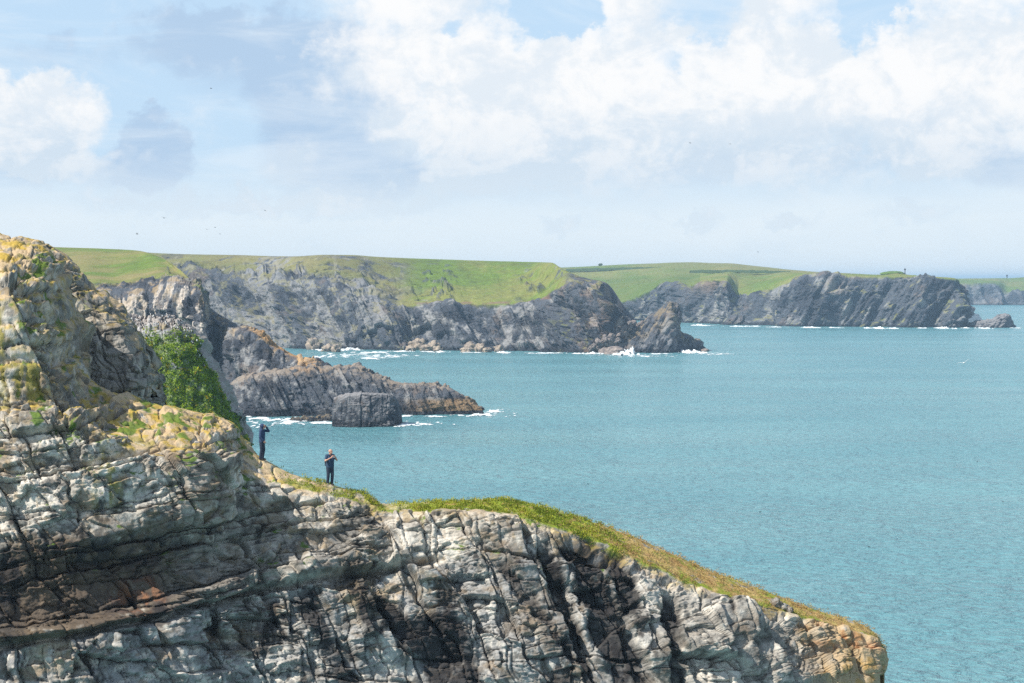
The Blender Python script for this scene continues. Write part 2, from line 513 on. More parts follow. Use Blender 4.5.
    m1 = fbm(Q / .34, 4, 306, gain=.65); m2 = fbm(Q / np.array([.9, .9, .6]), 5, 307, gain=.6)
    C = mixc(C, PALE * 1.15, .75 * (1 - sstep(230, 330, px)) * sstep(420, 440, py) * (1 - sstep(520, 560, py + 25 * n1)) * sstep(-.25, .15, m2))
    C = mixc(C, PALE * 1.2, .7 * sstep(.12, .3, m2 + .3 * m1))
    C = mixc(C, GREY * .34, .7 * sstep(.10, .25, -m2 + .35 * m1))
    C = mixc(C, np.array([.24, .175, .11]), .65 * sstep(.10, .3, fbm(Q / np.array([1.8, 1.8, 1.1]), 5, 308, gain=.6)) * (1 - sstep(560, 700, px) * .6))
    C = mixc(C, np.array([.33, .24, .13]), .55 * sstep(.16, .3, fbm(Q / np.array([.7, .7, 1.0]), 4, 309, gain=.6)) * (py < 560))
    C = mixc(C, GREY * .25, .7 * sstep(.22, .4, m1 - .3 * n1))
    # brown band above the crevice at the left, overhang shade painted in
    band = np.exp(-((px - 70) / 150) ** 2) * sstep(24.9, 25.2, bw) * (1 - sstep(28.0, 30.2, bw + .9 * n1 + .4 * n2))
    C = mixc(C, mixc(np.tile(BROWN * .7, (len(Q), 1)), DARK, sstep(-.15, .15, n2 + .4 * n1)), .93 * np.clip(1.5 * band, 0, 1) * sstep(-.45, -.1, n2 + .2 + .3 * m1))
    C = mixc(C, RUST, .8 * np.exp(-((px - 150) / 22) ** 2 - ((py - 592) / 26) ** 2) * sstep(-.15, .25, n2))
    C = mixc(C, TAN * .75, .75 * np.exp(-((px - 372) / 34) ** 4 - ((py - 592) / 26) ** 4) * sstep(-.3, .1, n2))
    C = mixc(C, TAN * .75, .55 * np.exp(-((px - 432) / 18) ** 4 - ((py - 592) / 32) ** 4) * sstep(-.1, .2, n2))
    C = mixc(C, TAN * .8, .7 * np.exp(-((px - 60) / 40) ** 2 - ((py - 655) / 25) ** 2) * sstep(-.2, .3, n2 + n1))
    # general weathering stains
    C = mixc(C, BROWN, .5 * sstep(.1, .45, n3 + .5 * n2))
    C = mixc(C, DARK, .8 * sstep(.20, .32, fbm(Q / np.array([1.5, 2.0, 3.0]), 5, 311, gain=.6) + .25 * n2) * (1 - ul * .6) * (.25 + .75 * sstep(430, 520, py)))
    C = mixc(C, DARK, .93 * np.clip(black * (1.25 + 1.1 * n2 + .6 * n1 + .5 * m1), 0, 1))  # water streaks plus their shade, both put into the black
    # ochre seaward end
    tip = sstep(790, 835, px + 26 * n1 + 10 * n2)
    C = mixc(C, mixc(np.tile(TAN, (len(Q), 1)), OCHRE, sstep(-.1, .3, n1 + n2)), tip * .95 * sstep(-.5, .0, st + n2 * .5 + .35))
    C = mixc(C, RUST * 1.2, tip * .7 * sstep(.0, .3, n2 - .2 * n1) * sstep(.2, .5, np.exp(-((py - 630) / 22) ** 2)))
    # lichen on sunny upper surfaces
    up = sstep(.15, .75, Nz + .35 * n2)
    zone = np.clip((1 - sstep(240, 330, px)) * sstep(2.85, 3.4, V + .3 * n1) + .5 * sstep(2.6, 3.2, V), 0, 1)
    lich = zone * sstep(.02, .20, n2 + .5 * n1 + .5 * up - .02 + .45 * m1)
    lc = mixc(np.tile(TAN * 1.15, (len(Q), 1)), np.array([.47, .325, .055]), sstep(-.05, .2, fbm(Q / .9, 4, 321)))
    lc = mixc(lc, MOSS * 1.3, .8 * sstep(.15, .4, fbm(Q / 1.4, 4, 322)))
    C = mixc(C, lc, .9 * lich * (.35 + .65 * up))
    drip = np.exp(-((px - 108) / 14) ** 2) * sstep(440, 458, py) * (1 - sstep(495, 520, py)) * sstep(-.1, .2, st)
    slabm = (1 - sstep(40, 66, px)) * sstep(300, 320, py) * (1 - sstep(395, 410, py)) * sstep(.0, .3, st + .35 * n1)
    C = mixc(C, MOSS * 1.3, .85 * np.clip(drip + slabm, 0, 1))
    # turf
    tn = fbm(Q / 1.6, 4, 331); tn2 = fbm(Q / .35, 3, 332)
    tc = mixc(np.tile(STRAW, (len(Q), 1)), GRASS, sstep(-.25, .25, tn + .5 * tn2 + .45 - .55 * sstep(560, 660, px) + .25 * sstep(4.4, 3.6, V)))
    tc = mixc(tc, np.array([.30, .15, .06]), .6 * sstep(.1, .4, fbm(Q / .8, 3, 333)) * sstep(520, 620, px))
    tc = mixc(tc, MOSS, .5 * sstep(.0, .35, tn2))
    tc = mixc(tc, np.array([.36, .22, .09]), .75 * sstep(.08, .25, fbm(Q / .7, 4, 334)))
    tc = mixc(tc, GREY, .9 * sstep(.28, .36, fbm(Q / .9, 4, 335) + .1 * sstep(3.9, 3.5, V)))
    C = mixc(C, tc, turf)
    # plants rooted in the ledges
    tuft = sstep(.52, .62, fbm(Q / 1.1, 3, 341) + .3 * up + .12 * sstep(505, 470, py)) * (py < 570) * (py > 250) * .9
    C = mixc(C, np.array([.10, .17, .02]), tuft * (1 - turf))
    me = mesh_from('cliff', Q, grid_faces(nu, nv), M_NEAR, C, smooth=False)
    o = tag(link('cliff', me), 'tall grey limestone headland with lichen ledges and a sloping turf crest', 'cliff', kind='structure')
    return Q.reshape(nu, nv, 3), N2, turf.reshape(nu, nv), vv, px.reshape(nu, nv), py.reshape(nu, nv)


def build_crag():
    S = []
    pts = [(-60, 226), (-10, 232), (20, 236.5), (42, 242), (58, 251), (74, 264), (95, 287), (118, 308), (133, 326), (142, 341), (146, 356), (147, 385)]
    for i, (cx, cy) in enumerate(pts):
        c = W(cx, cy, 109 if i < 10 else 110)
        e = W(cx - 3, cy + 16, 107 if i < 10 else 109)
        lowx = [-60, -10, 20, 45, 66, 84, 102, 120, 133, 140, 143, 144][i]
        S.append([WZ(lowx, 104 if i < 9 else 106 + (i - 9), 18), W(lowx, 400, 104.6 if i < 9 else 106.5 + (i - 9)), W((lowx + cx) / 2, max(cy + 40, 345), 105.5 if i < 9 else 107 + (i - 9)), e, c,
                  (c[0] + .3, c[1] + 3, c[2] - 2), (c[0] + .5, c[1] + 8, 18)])
    e = [list(v) for v in S[-1]]
    for v in e: v[1] = 112.5; v[0] -= .1
    S.append(e)
    g, vv, uu = loft(S, [10, 110, 150, 60, 20, 20], 460)
    nu, nv, _ = g.shape
    N = smooth_grid(grid_normals(smooth_grid(g, 6)), 40)
    N /= np.linalg.norm(N, axis=2, keepdims=True) + 1e-6
    if (N[..., 1] * (vv < 3)).sum() > 0: N = -N
    P = g.reshape(-1, 3); Nf = N.reshape(-1, 3)
    rock, (r0, r1, r2, c0, c1, c2), b, warp = near_displace(P, Nf, 0, 400)
    rock *= .5
    rock += .25 * fbm(P / np.array([1.3, 1.3, 3.6]), 4, 451, ridged=True) - .1
    V = np.tile(vv, nu)
    keep = 1 - .6 * np.exp(-((V - 4.0) / .4) ** 2)
    G = (P + Nf * (rock * keep)[:, None]).reshape(nu, nv, 3)
    N2 = grid_normals(G)
    if (N2[..., 1] * (vv < 3)).sum() > 0: N2 = -N2
    Nz = smooth_grid(N2, 1).reshape(-1, 3)[:, 2]
    Q = G.reshape(-1, 3)
    n1 = fbm(Q / 2.2, 4, 461); n2 = fbm(Q / .6, 4, 462); st = fbm(Q / np.array([.5, .5, 3.0]), 4, 464)
    C = np.tile(GREY * .85, (len(Q), 1))
    C = mixc(C, PALE, sstep(.0, .5, n1 + .5 * n2 + .5 * (r1 - .5)) * .7)
    C = mixc(C, GREY * .30, sstep(.0, .2, st + .3 * n2 + .3 * fbm(Q / .34, 4, 466, gain=.65)) * .85)
    up = sstep(.15, .75, Nz + .35 * n2)
    zone = sstep(2.2, 3.2, V + .4 * n1)
    lich = zone * sstep(-.05, .4, n2 + .5 * n1 + .5 * up - .15)
    lc = mixc(np.tile(TAN * 1.1, (len(Q), 1)), np.array([.44, .30, .055]), sstep(.0, .3, fbm(Q / .9, 4, 471)))
    lc = mixc(lc, MOSS * 1.2, sstep(.05, .3, fbm(Q / 1.4, 4, 472)))
    C = mixc(C, lc, lich * .9)
    C = mixc(C, np.array([.12, .19, .02]), .8 * zone * sstep(.52, .62, fbm(Q / 1.0, 3, 474) + .25 * up))
    me = mesh_from('crag', Q, grid_faces(nu, nv), M_NEAR, C, smooth=False)
    tag(link('crag', me), 'grey weathered crag with orange lichen along its sloping ridge, left of the green stack', 'cliff', kind='structure')


# ------------------------------------------------------------------ distant cliffs
def far_rock(name, S, rows, ncols, seed, size, shear, mat, colour_fn, kpad, label, cat, kind='structure', amp=1.0, front=None, group=None, crest_k=None, smooth_top=None, sawk=1.0, quiet=lambda V, px: 0):
    g, vv, uu = loft(S, rows, ncols)
    nu, nv, _ = g.shape
    front = front if front is not None else kpad
    N = grid_normals(smooth_grid(g, 4))
    if (N[..., 1] * (vv < front)).sum() > 0: N = -N
    P = g.reshape(-1, 3); Nf = N.reshape(-1, 3)
    V = np.tile(vv, nu); U = np.repeat(uu, nv)
    px = 512 + F * P[:, 0] / P[:, 1]; py = HZ - F * (P[:, 2] - H) / P[:, 1]
    q = np.stack([P[:, 0] + shear * P[:, 2], P[:, 1], P[:, 2]], 1)
    w = np.stack([fbm(P / (size * 2), 3, seed + 1), fbm(P / (size * 2) + 9, 3, seed + 2), fbm(P / (size * 2) + 21, 3, seed + 3)], 1) * size
    rib = fbm((q + .35 * w) / np.array([size * 1.6, size * 2.2, size * 6]), 4, seed + 4, ridged=True)
    ph = q[:, 0] / (size * 4.2) + 1.1 * fbm(q / np.array([size * 7, size * 7, size * 9]), 3, seed + 14) + .22 * fbm(q / np.array([size, size, size * 1.6]), 3, seed + 15)
    fr = ph - np.floor(ph)
    saw = np.where(fr < .62, fr / .62, (1 - fr) / .38) - .5
    f0, r0, c0 = facets((q + w * .4) / np.array([size * 1.3, size * 1.5, size * 1.9]), seed + 5, size * .15, size * .28, size * .08, .04)
    f1, r1, c1 = facets((q + w * .2) / np.array([size * .45, size * .55, size * .6]), seed + 6, size * .07, size * .15, size * .06, .06)
    f2, r2, c2 = facets((q + w * .1) / np.array([size * .17, size * .2, size * .22]), seed + 7, size * .03, size * .07, size * .03, .08)
    k0, kr, _ = fracture(q[:, 2] + .3 * w[:, 0], q[:, 0] + .25 * w[:, 1], P[:, 1], size * 2.2, size * 1.0, seed + 80, size * .42, .16, size * .14, size * .04)
    k1, _, _ = fracture(q[:, 2] + .2 * w[:, 0], q[:, 0] + .12 * w[:, 1], P[:, 1], size * .8, size * .33, seed + 90, size * .13, .2, size * .05, size * .025)
    f0 = f0 * .5 + k0; f1 = f1 * .6 + k1
    d = amp * (size * .18 * rib + size * 1.15 * saw * sawk + .7 * f0 + f1 + f2 + size * .2 * fbm(P / size / 2.5, 3, seed + 8))
    soft = smooth_top(V, px, py, P) if smooth_top else sstep(kpad - .4, kpad + .1, V)
    d = d * (1 - .9 * soft)
    if crest_k is not None:
        d *= 1 - .75 * np.exp(-((V - crest_k) / .35) ** 2)
    if kpad < 5:
        d *= (1 - .65 * np.exp(-((V - kpad) / .28) ** 2)) * (1 - .8 * sstep(kpad + .8, kpad + 1.6, V))
        d *= 1 - quiet(V, px)
    G = (P + Nf * d[:, None]).reshape(nu, nv, 3)
    N2 = grid_normals(G)
    if (N2[..., 1] * (vv < front)).sum() > 0: N2 = -N2
    Q = G.reshape(-1, 3)
    Nz = smooth_grid(N2, 1).reshape(-1, 3)[:, 2]
    n = [fbm(Q / (size * 2.2), 4, seed + 21), fbm(Q / (size * .6), 4, seed + 22), fbm(np.stack([q[:, 0], q[:, 1], q[:, 2] * .15], 1) / (size * .6), 4, seed + 23)]
    C = colour_fn(Q, V, px, py, Nz, n, kr, r1, soft)
    me = mesh_from(name, Q, grid_faces(nu, nv), mat, C, smooth=False)
    o = tag(link(name, me), label, cat, group, kind)
    return Q.reshape(nu, nv, 3), vv


FG = np.array([.125, .188, .026]); FG2 = np.array([.19, .205, .048]); FSTRAW = np.array([.26, .21, .09])
FROCK = np.array([.078, .086, .102]); FPALE = np.array([.28, .275, .268]); FDARK = np.array([.026, .029, .038])
FBROWN = np.array([.24, .16, .10])


def rock_cols(Q, n, r0, r1, pale=1.0):
    C = np.tile(FROCK, (len(Q), 1))
    C = mixc(C, FPALE, pale * .85 * sstep(.04, .36, .8 * n[2] + .5 * n[1] + .25 * (r1 - .5) + .2 * n[0] + .45 * (r0 - .5)))  # pale rock; the per-bed term paints whole slabs as if sunlit
    C = mixc(C, FDARK, .75 * sstep(.05, .35, -n[0] - .5 * n[2] + .3 * (r0 - .5)))
    C = mixc(C, FBROWN, .3 * sstep(.15, .45, n[0] - .4 * n[1]))
    tide = 1 - sstep(1.0, 2.6, Q[:, 2] + 1.5 * n[1])
    return mixc(C, FDARK * .7, .85 * tide)


def grass_cols(Q, n, lush=1.0):
    big = fbm(Q / np.array([60, 90, 60]), 4, 901); sm = fbm(Q / 9.0, 4, 902)
    C = mixc(np.tile(FG, (len(Q), 1)), FG2, sstep(-.2, .3, big + .3 * sm))
    C = mixc(C, FSTRAW, (1.1 - lush) * sstep(-.2, .3, sm + .5 * big))
    fi = fbm(Q / 3.0, 4, 903, gain=.65)
    C = mixc(C, FG * .55, .55 * sstep(.05, .45, sm - .4 * big + .5 * fi))
    return C * (1 + .5 * fi[:, None])


def build_mainland():
    S = []
    def sec(bpx, bpy, mid, edge, slope, sky, inl=None):
        c = W(*sky)
        inl = inl or (c[0] * 1.6, c[1] + 800, c[2] - 1.0)
        S.append([WZ(bpx, YB(bpy), -3), W(*mid), W(*edge), W(*slope), c, inl])
    sec(80, 345, (80, 312, 1180), (85, 276, 1196), (85, 262, 1222), (85, 251, 1260))
    sec(125, 345, (125, 310, 1178), (128, 274, 1194), (127, 262, 1222), (125, 251.5, 1260))
    sec(172, 345.5, (172, 305, 1172), (172, 272, 1192), (168, 261, 1220), (165, 253.5, 1255))
    sec(205, 346, (206, 308, 1165), (205, 268, 1188), (203, 261, 1215), (200, 254.5, 1250))
    sec(240, 346.5, (238, 310, 1154), (236, 276, 1175), (235, 263, 1205), (236, 255, 1240))
    sec(272, 348, (270, 318, 1130), (268, 284, 1150), (266, 266, 1190), (266, 256, 1230))
    sec(315, 349, (312, 316, 1112), (306, 280, 1132), (300, 264, 1165), (296, 256.3, 1200))
    sec(350, 350, (345, 318, 1098), (336, 280, 1122), (330, 264, 1155), (326, 254.8, 1190))
    sec(378, 350, (368, 322, 1095), (355, 290, 1115), (352, 269, 1155), (350, 255, 1200))
    sec(402, 350.5, (390, 325, 1090), (376, 300, 1108), (378, 276, 1160), (380, 257, 1220))
    sec(430, 350.5, (428, 328, 1088), (424, 304, 1100), (426, 281, 1165), (430, 259, 1255))
    sec(482, 351, (481, 328, 1080), (480, 303, 1092), (480, 281, 1165), (480, 260.7, 1260))
    sec(525, 351.5, (526, 329, 1072), (526, 303, 1085), (524, 282, 1155), (522, 261.8, 1245))
    sec(548, 352, (547, 327, 1065), (543, 299, 1078), (541, 281, 1130), (541, 262.2, 1210))
    sec(562, 352.3, (559, 325, 1058), (553, 291, 1072), (552, 278, 1105), (552, 262.8, 1170))
    sec(578, 352.7, (575, 322, 1048), (570, 283, 1062), (566, 276, 1080), (560, 267.5, 1120), None)
    sec(597, 353, (600, 325, 1042), (600, 281, 1058), (592, 279.5, 1075), (583, 278, 1095), WZ(575, 1180, 25))
    sec(612, 352.5, (612, 328, 1050), (609, 284, 1066), (607, 283, 1078), (604, 282.5, 1095), WZ(595, 1190, 15))
    sec(626, 352, (625, 332, 1060), (622, 304, 1075), (621, 302, 1085), (619, 301, 1100), WZ(612, 1190, 5))
    sec(641, 350, (640, 338, 1085), (637, 327, 1095), (636, 325, 1105), (634, 325, 1120), WZ(630, 1180, -3))
    e = [list(v) for v in S[-1]]
    for v in e: v[1] += 60; v[2] = min(v[2], 8)
    S.append(e)
    def soft(V, px, py, P):
        nn = fbm(P / 26.0, 4, 551); n2 = fbm(P / 7.0, 3, 552)
        g = sstep(1.93, 1.99, V + .16 * nn + .10 * n2) * sstep(375, 420, px + 30 * nn + 18 * n2) * (1 - sstep(560, 575, px))
        g = np.maximum(g, sstep(0, .15, V + .55 * nn + .35 * n2 - 3.4 - .42 * (1 - sstep(330, 420, px))))
        knobs = sstep(.18, .34, n2 + .35 * nn) * (sstep(400, 425, px) * (1 - sstep(440, 470, px)) + sstep(500, 540, px)) * (V < 3.8)
        g = g * (1 - .8 * knobs)
        gs = .85 * sstep(.1, .3, fbm(P / np.array([18, 18, 30]), 4, 553) + .25) * sstep(2.2, 2.6, V) * (px < 400)
        return np.clip(np.maximum(g, gs), 0, 1)
    def cols(Q, V, px, py, Nz, n, r0, r1, s):
        C = rock_cols(Q, n, r0, r1)
        warm = sstep(565, 585, px) * (1 - sstep(3.0, 3.6, V))
        C = mixc(C, np.array([.27, .17, .11]), .4 * warm * sstep(-.1, .3, n[1] + n[2]))
        C = mixc(C, FPALE * np.array([.80, .82, .86]), .75 * (1 - sstep(370, 420, px)) * sstep(-.1, .2, (r0 - .5) + .8 * n[1] + .5 * n[2]))  # lit slabs of the left slopes painted in as paler rock
        gr = grass_cols(Q, n, .95 - .45 * np.mean(px < 0))
        gr = mixc(gr, FSTRAW * .9, .55 * (1 - sstep(380, 430, px)))
        edge = np.exp(-((V - 2.02) / .05) ** 2) * sstep(400, 430, px) * (1 - sstep(545, 560, px))
        C = mixc(C, gr, s)
        veg = sstep(.05, .3, n[1] + .5 * Nz - .25) * (px < 420) * .5 + sstep(.2, .4, n[1] + .6 * Nz - .3) * sstep(545, 570, px) * .6
        C = mixc(C, mixc(gr, FSTRAW, np.full(len(Q), .4)), veg * (1 - s))
        return mixc(C, np.array([.20, .12, .09]), .8 * edge * sstep(-.2, .1, n[1]))
    return far_rock('sea_cliff', S, [120, 110, 60, 60, 40], 1000, 500, 10.0, .58, M_FAR, cols, 2.0,
             'long grey sea cliff under a steep bright green field across the bay', 'cliff', crest_k=4.0, smooth_top=soft, front=3, quiet=lambda V, px: .75 * sstep(2.5, 3.1, V) * (1 - sstep(400, 430, px)) + .9 * sstep(1.8, 2.3, V) * sstep(545, 558, px) * (1 - sstep(640, 650, px)))[0]


def build_buttress():
    S = []
    def sec(bpx, bY, mid, edge, slope, sky, inl=None):
        c = W(*sky)
        inl = inl or (c[0] * 1.5 - 60, c[1] + 500, c[2])
        S.append([WZ(bpx, bY, -3), W(*mid), W(*edge), W(*slope), c, inl])
    sec(0, 618, (0, 340, 620), (0, 292, 626), (10, 274, 720), (20, 247, 900))
    sec(60, 618, (60, 340, 620), (60, 292, 626), (55, 274, 720), (52, 247.5, 900))
    sec(98, 616, (99, 340, 618), (98, 289, 624), (88, 271, 720), (76, 248.3, 900))
    sec(120, 612, (121, 340, 614), (120, 292, 620), (110, 272, 720), (97, 249, 900))
    sec(146, 612, (147, 338, 614), (147, 288, 620), (135, 269, 720), (118, 250, 890))
    sec(170, 606, (171, 335, 608), (170, 282, 615), (156, 268, 705), (135, 251.5, 860))
    sec(190, 602, (190, 338, 604), (189, 287, 611), (175, 273, 690), (148, 256, 820))
    sec(203, 599, (203, 344, 601), (203, 293.5, 606), (190, 281, 665), (165, 266, 740))
    sec(208, 606, (211, 352, 612), (210, 308, 622), (204, 297, 648), (192, 284, 700), WZ(170, 800, 36))
    sec(216, 604, (217, 362, 606), (215, 319, 616), (212, 314, 632), (206, 305, 665), WZ(190, 740, 20))
    sec(228, 597, (229, 366, 599), (230, 326, 609), (228, 322, 622), (224, 317, 645), WZ(215, 700, 5))
    sec(247, 591, (247, 364, 595), (247, 332, 604), (247, 330.5, 615), (246, 329.5, 630), WZ(243, 680, -3))
    sec(271, 587, (271, 366, 590), (271, 343.5, 599), (271, 342, 608), (271, 342, 620), WZ(270, 660, -3))
    sec(291, 584, (291, 370, 586), (291, 354, 594), (291, 353, 602), (291, 353, 612), WZ(291, 650, -3))
    sec(318, 580, (318, 375, 582), (318, 367, 588), (318, 366, 594), (318, 366, 602), WZ(320, 640, -3))
    sec(326, 578, (326, 385, 584), (326, 378, 592), (326, 377, 594), (326, 377, 600), WZ(328, 630, -3))
    def soft(V, px, py, P):
        nn = fbm(P / 14.0, 4, 651)
        return sstep(2.2, 2.35, V + .5 * nn + .25 * fbm(P / 3.0, 3, 652)) * (1 - sstep(196, 215, px))
    def cols(Q, V, px, py, Nz, n, r0, r1, s):
        C = rock_cols(Q, n, r0, r1)
        pale_streak = (1 - sstep(205, 214, px)) * sstep(.0, .13, fbm(np.stack([Q[:, 0] + .1 * Q[:, 2], Q[:, 1], Q[:, 2] * .07], 1) / 3.2, 4, 661, gain=.6) + .15 * n[1]) * (1 - sstep(1.85, 2.05, V))  # pale upright streaks down the face
        C = mixc(C, np.array([.52, .455, .39]), .9 * pale_streak)
        C = mixc(C, np.array([.33, .23, .11]), .6 * sstep(1.2, 2.0, V) * sstep(.0, .3, n[1] + n[2]) * (1 - s))
        top = sstep(1.75, 2.1, V + .2 * n[1]) * sstep(240, 262, px) * (1 - sstep(300, 325, px))
        C = mixc(C, np.array([.42, .24, .09]), .8 * top)
        gr = grass_cols(Q, n, .8)
        gr = mixc(gr, FSTRAW, .6 * sstep(-.1, .3, fbm(Q / 30, 3, 655)) + .2 * (V < 2.8))
        return mixc(C, gr, s)
    far_rock('buttress_cliff', S, [90, 100, 60, 50, 30], 640, 600, 5.0, .1, M_MID, cols, 2.0,
             'pale streaked rock buttress with a grassy top and a dark lower shoulder', 'cliff', crest_k=4.0, smooth_top=soft, front=3, sawk=.45)


def build_far_headland():
    S = []
    def sec(bpx, bY, mid, edge, slope, sky, inl=None):
        c = W(*sky)
        inl = inl or (c[0] * 1.4, c[1] + 900, c[2] - 2)
        S.append([WZ(bpx, bY, -3), W(*mid), W(*edge), W(*slope), c, inl])
    sec(520, 2060, (520, 305, 2070), (520, 285, 2085), (520, 276, 2200), (520, 268, 2450))
    sec(560, 2010, (560, 304, 2020), (560, 287, 2035), (560, 277, 2180), (562, 267.5, 2450))
    sec(605, 1950, (604, 312, 1955), (602, 304, 1970), (604, 281, 2120), (605, 265.5, 2430))
    sec(630, 1905, (628, 311, 1912), (625, 301, 1928), (630, 279, 2090), (632, 264.2, 2420))
    sec(652, 1845, (650, 307, 1860), (650, 290, 1880), (652, 277.5, 2050), (655, 263.5, 2410))
    sec(675, 1785, (671, 305, 1798), (667, 283.5, 1818), (670, 276, 2000), (678, 262.5, 2400))
    sec(690, 1762, (688, 304, 1772), (686, 284, 1792), (688, 275.5, 1990), (692, 262.4, 2400))
    sec(708, 1735, (707, 302, 1748), (706, 280, 1768), (708, 274, 1950), (712, 263.2, 2390))
    sec(728, 1688, (728, 303, 1702), (727, 280.5, 1722), (728, 273.5, 1900), (732, 263.6, 2380))
    sec(742, 1690, (742, 312, 1705), (739, 296, 1745), (741, 278, 1880), (750, 265.5, 2350))
    sec(758, 1668, (759, 310, 1682), (758, 294, 1705), (760, 279, 1850), (765, 267, 2320))
    sec(780, 1640, (782, 305, 1652), (782, 284, 1672), (782, 276, 1800), (785, 269.3, 2250))
    sec(802, 1630, (803, 301, 1640), (803, 277.3, 1656), (805, 274.3, 1760), (810, 271.5, 2150))
    sec(850, 1612, (852, 302, 1622), (852, 276, 1637), (852, 274.6, 1690), (852, 273.6, 1850))
    sec(880, 1608, (881, 302, 1616), (881, 276.3, 1628), (880, 275.2, 1660), (880, 274.7, 1760))
    sec(898, 1604, (899, 302, 1612), (899, 276.8, 1624), (898, 275, 1645), (896, 273.2, 1690))
    sec(915, 1600, (917, 303, 1608), (917, 277.2, 1620), (915, 276.2, 1640), (915, 275.5, 1700))
    sec(940, 1596, (941, 303, 1602), (941, 278, 1612), (940, 277.4, 1625), (939, 276.9, 1660))
    sec(955, 1594, (957, 305, 1599), (956, 278.7, 1609), (955, 278.3, 1617), (954, 278, 1632), WZ(948, 2300, 36))
    sec(960, 1615, (961, 303, 1620), (960, 284, 1630), (959, 282, 1640), (958, 281.5, 1650), WZ(947, 1950, 20))
    sec(958, 1680, (957, 303, 1690), (955, 284, 1700), (953, 282, 1710), (953, 281.5, 1720), WZ(942, 1850, -3))
    def soft(V, px, py, P):
        nn = fbm(P / 40.0, 4, 751)
        return sstep(1.95, 2.05, V + (.3 * nn + .12 * fbm(P / 9.0, 3, 752)) * (px < 860))
    def cols(Q, V, px, py, Nz, n, r0, r1, s):
        C = rock_cols(Q, n, r0, r1)
        C = mixc(C, FBROWN, .6 * np.exp(-((px - 708) / 18) ** 2) * sstep(1.2, 1.9, V))
        gr = grass_cols(Q, n, .9)
        gr = mixc(gr, FSTRAW, .45 * sstep(3.0, 3.6, V + .4 * fbm(Q / 80, 3, 755)) * sstep(600, 720, px))
        gr = mixc(gr, FG * .75, .6 * (1 - sstep(2.9, 3.3, V)) * (px < 700))
        veg = .7 * sstep(.15, .4, n[1] + .6 * Nz - .3)
        C = mixc(C, mixc(gr, FSTRAW, np.full(len(Q), .4)), veg * (1 - s))
        return mixc(C, gr, s)
    far_rock('headland_cliff', S, [70, 80, 50, 50, 30], 850, 700, 13.0, -.6, M_FAR, cols, 2.0,
             'dark blue-grey flat-topped headland with a green hill behind it, far across the water', 'cliff', crest_k=4.0, smooth_top=soft, front=3)


def build_far_coast():
    S = []
    def sec(px, mid, edge, slope, sky):
        c = W(px, sky, 3400)
        S.append([WZ(px, 3020, -3), W(px, mid, 3030), W(px, edge, 3045), W(px, slope, 3120), c, (c[0] * 1.5, 4600, c[2] - 2)])
    for a in [(900, 296, 283, 281, 279), (955, 296, 283, 281, 278.6), (985, 296, 282.5, 280.5, 278.3), (998, 297, 284.5, 281, 278.2), (1008, 298, 292, 284, 278.2),
              (1025, 298, 291, 283, 277.2), (1050, 297, 288, 281, 276.2), (1100, 297, 285, 280, 275), (1200, 297, 284, 279, 273), (1400, 297, 284, 279, 272)]:
        sec(*a)
    def cols(Q, V, px, py, Nz, n, r0, r1, s):
        return mixc(rock_cols(Q, n, r0, r1, .6), grass_cols(Q, n, .8), s)
    far_rock('coast_cliff', S, [24, 24, 14, 14, 8], 300, 800, 16.0, .3, M_FAR, cols, 2.0,
             'faint blue cliff line with a grassy top, farthest land at the right edge', 'cliff', crest_k=4.0, front=3)


def ridge_rock(name, specs, seed, size, shear, mat, cols, label, cat, kind=None, ncols=300, rows=(50, 60, 20, 40), amp=1.0):
    """specs: (base_px, base_Y, mid (px,py,Y), crest (px,py,Y), depth)"""
    S = []
    for bpx, bY, mid, crest, depth in specs:
        c = W(*crest)
        S.append([WZ(bpx, bY, -3), W(*mid), c, (c[0], c[1] + depth * .4, c[2] - .15 * max(c[2], 0)), (c[0] + .3, c[1] + depth, -3)])
    for end, push in ((0, 0), (-1, 0)):
        e = [list(v) for v in S[end]]
        my = sum(v[1] for v in e) / len(e)
        for v in e: v[1] = my; v[2] = min(v[2], max(-1.0, v[2] - 1.0))
        if end == 0: S.insert(0, e)
        else: S.append(e)
    return far_rock(name, S, list(rows), ncols, seed, size, shear, mat, cols, 9.0, label, cat, kind=kind, amp=amp, front=2, crest_k=2.0, sawk=.35,
                    smooth_top=lambda V, px, py, P: np.zeros(len(P)))


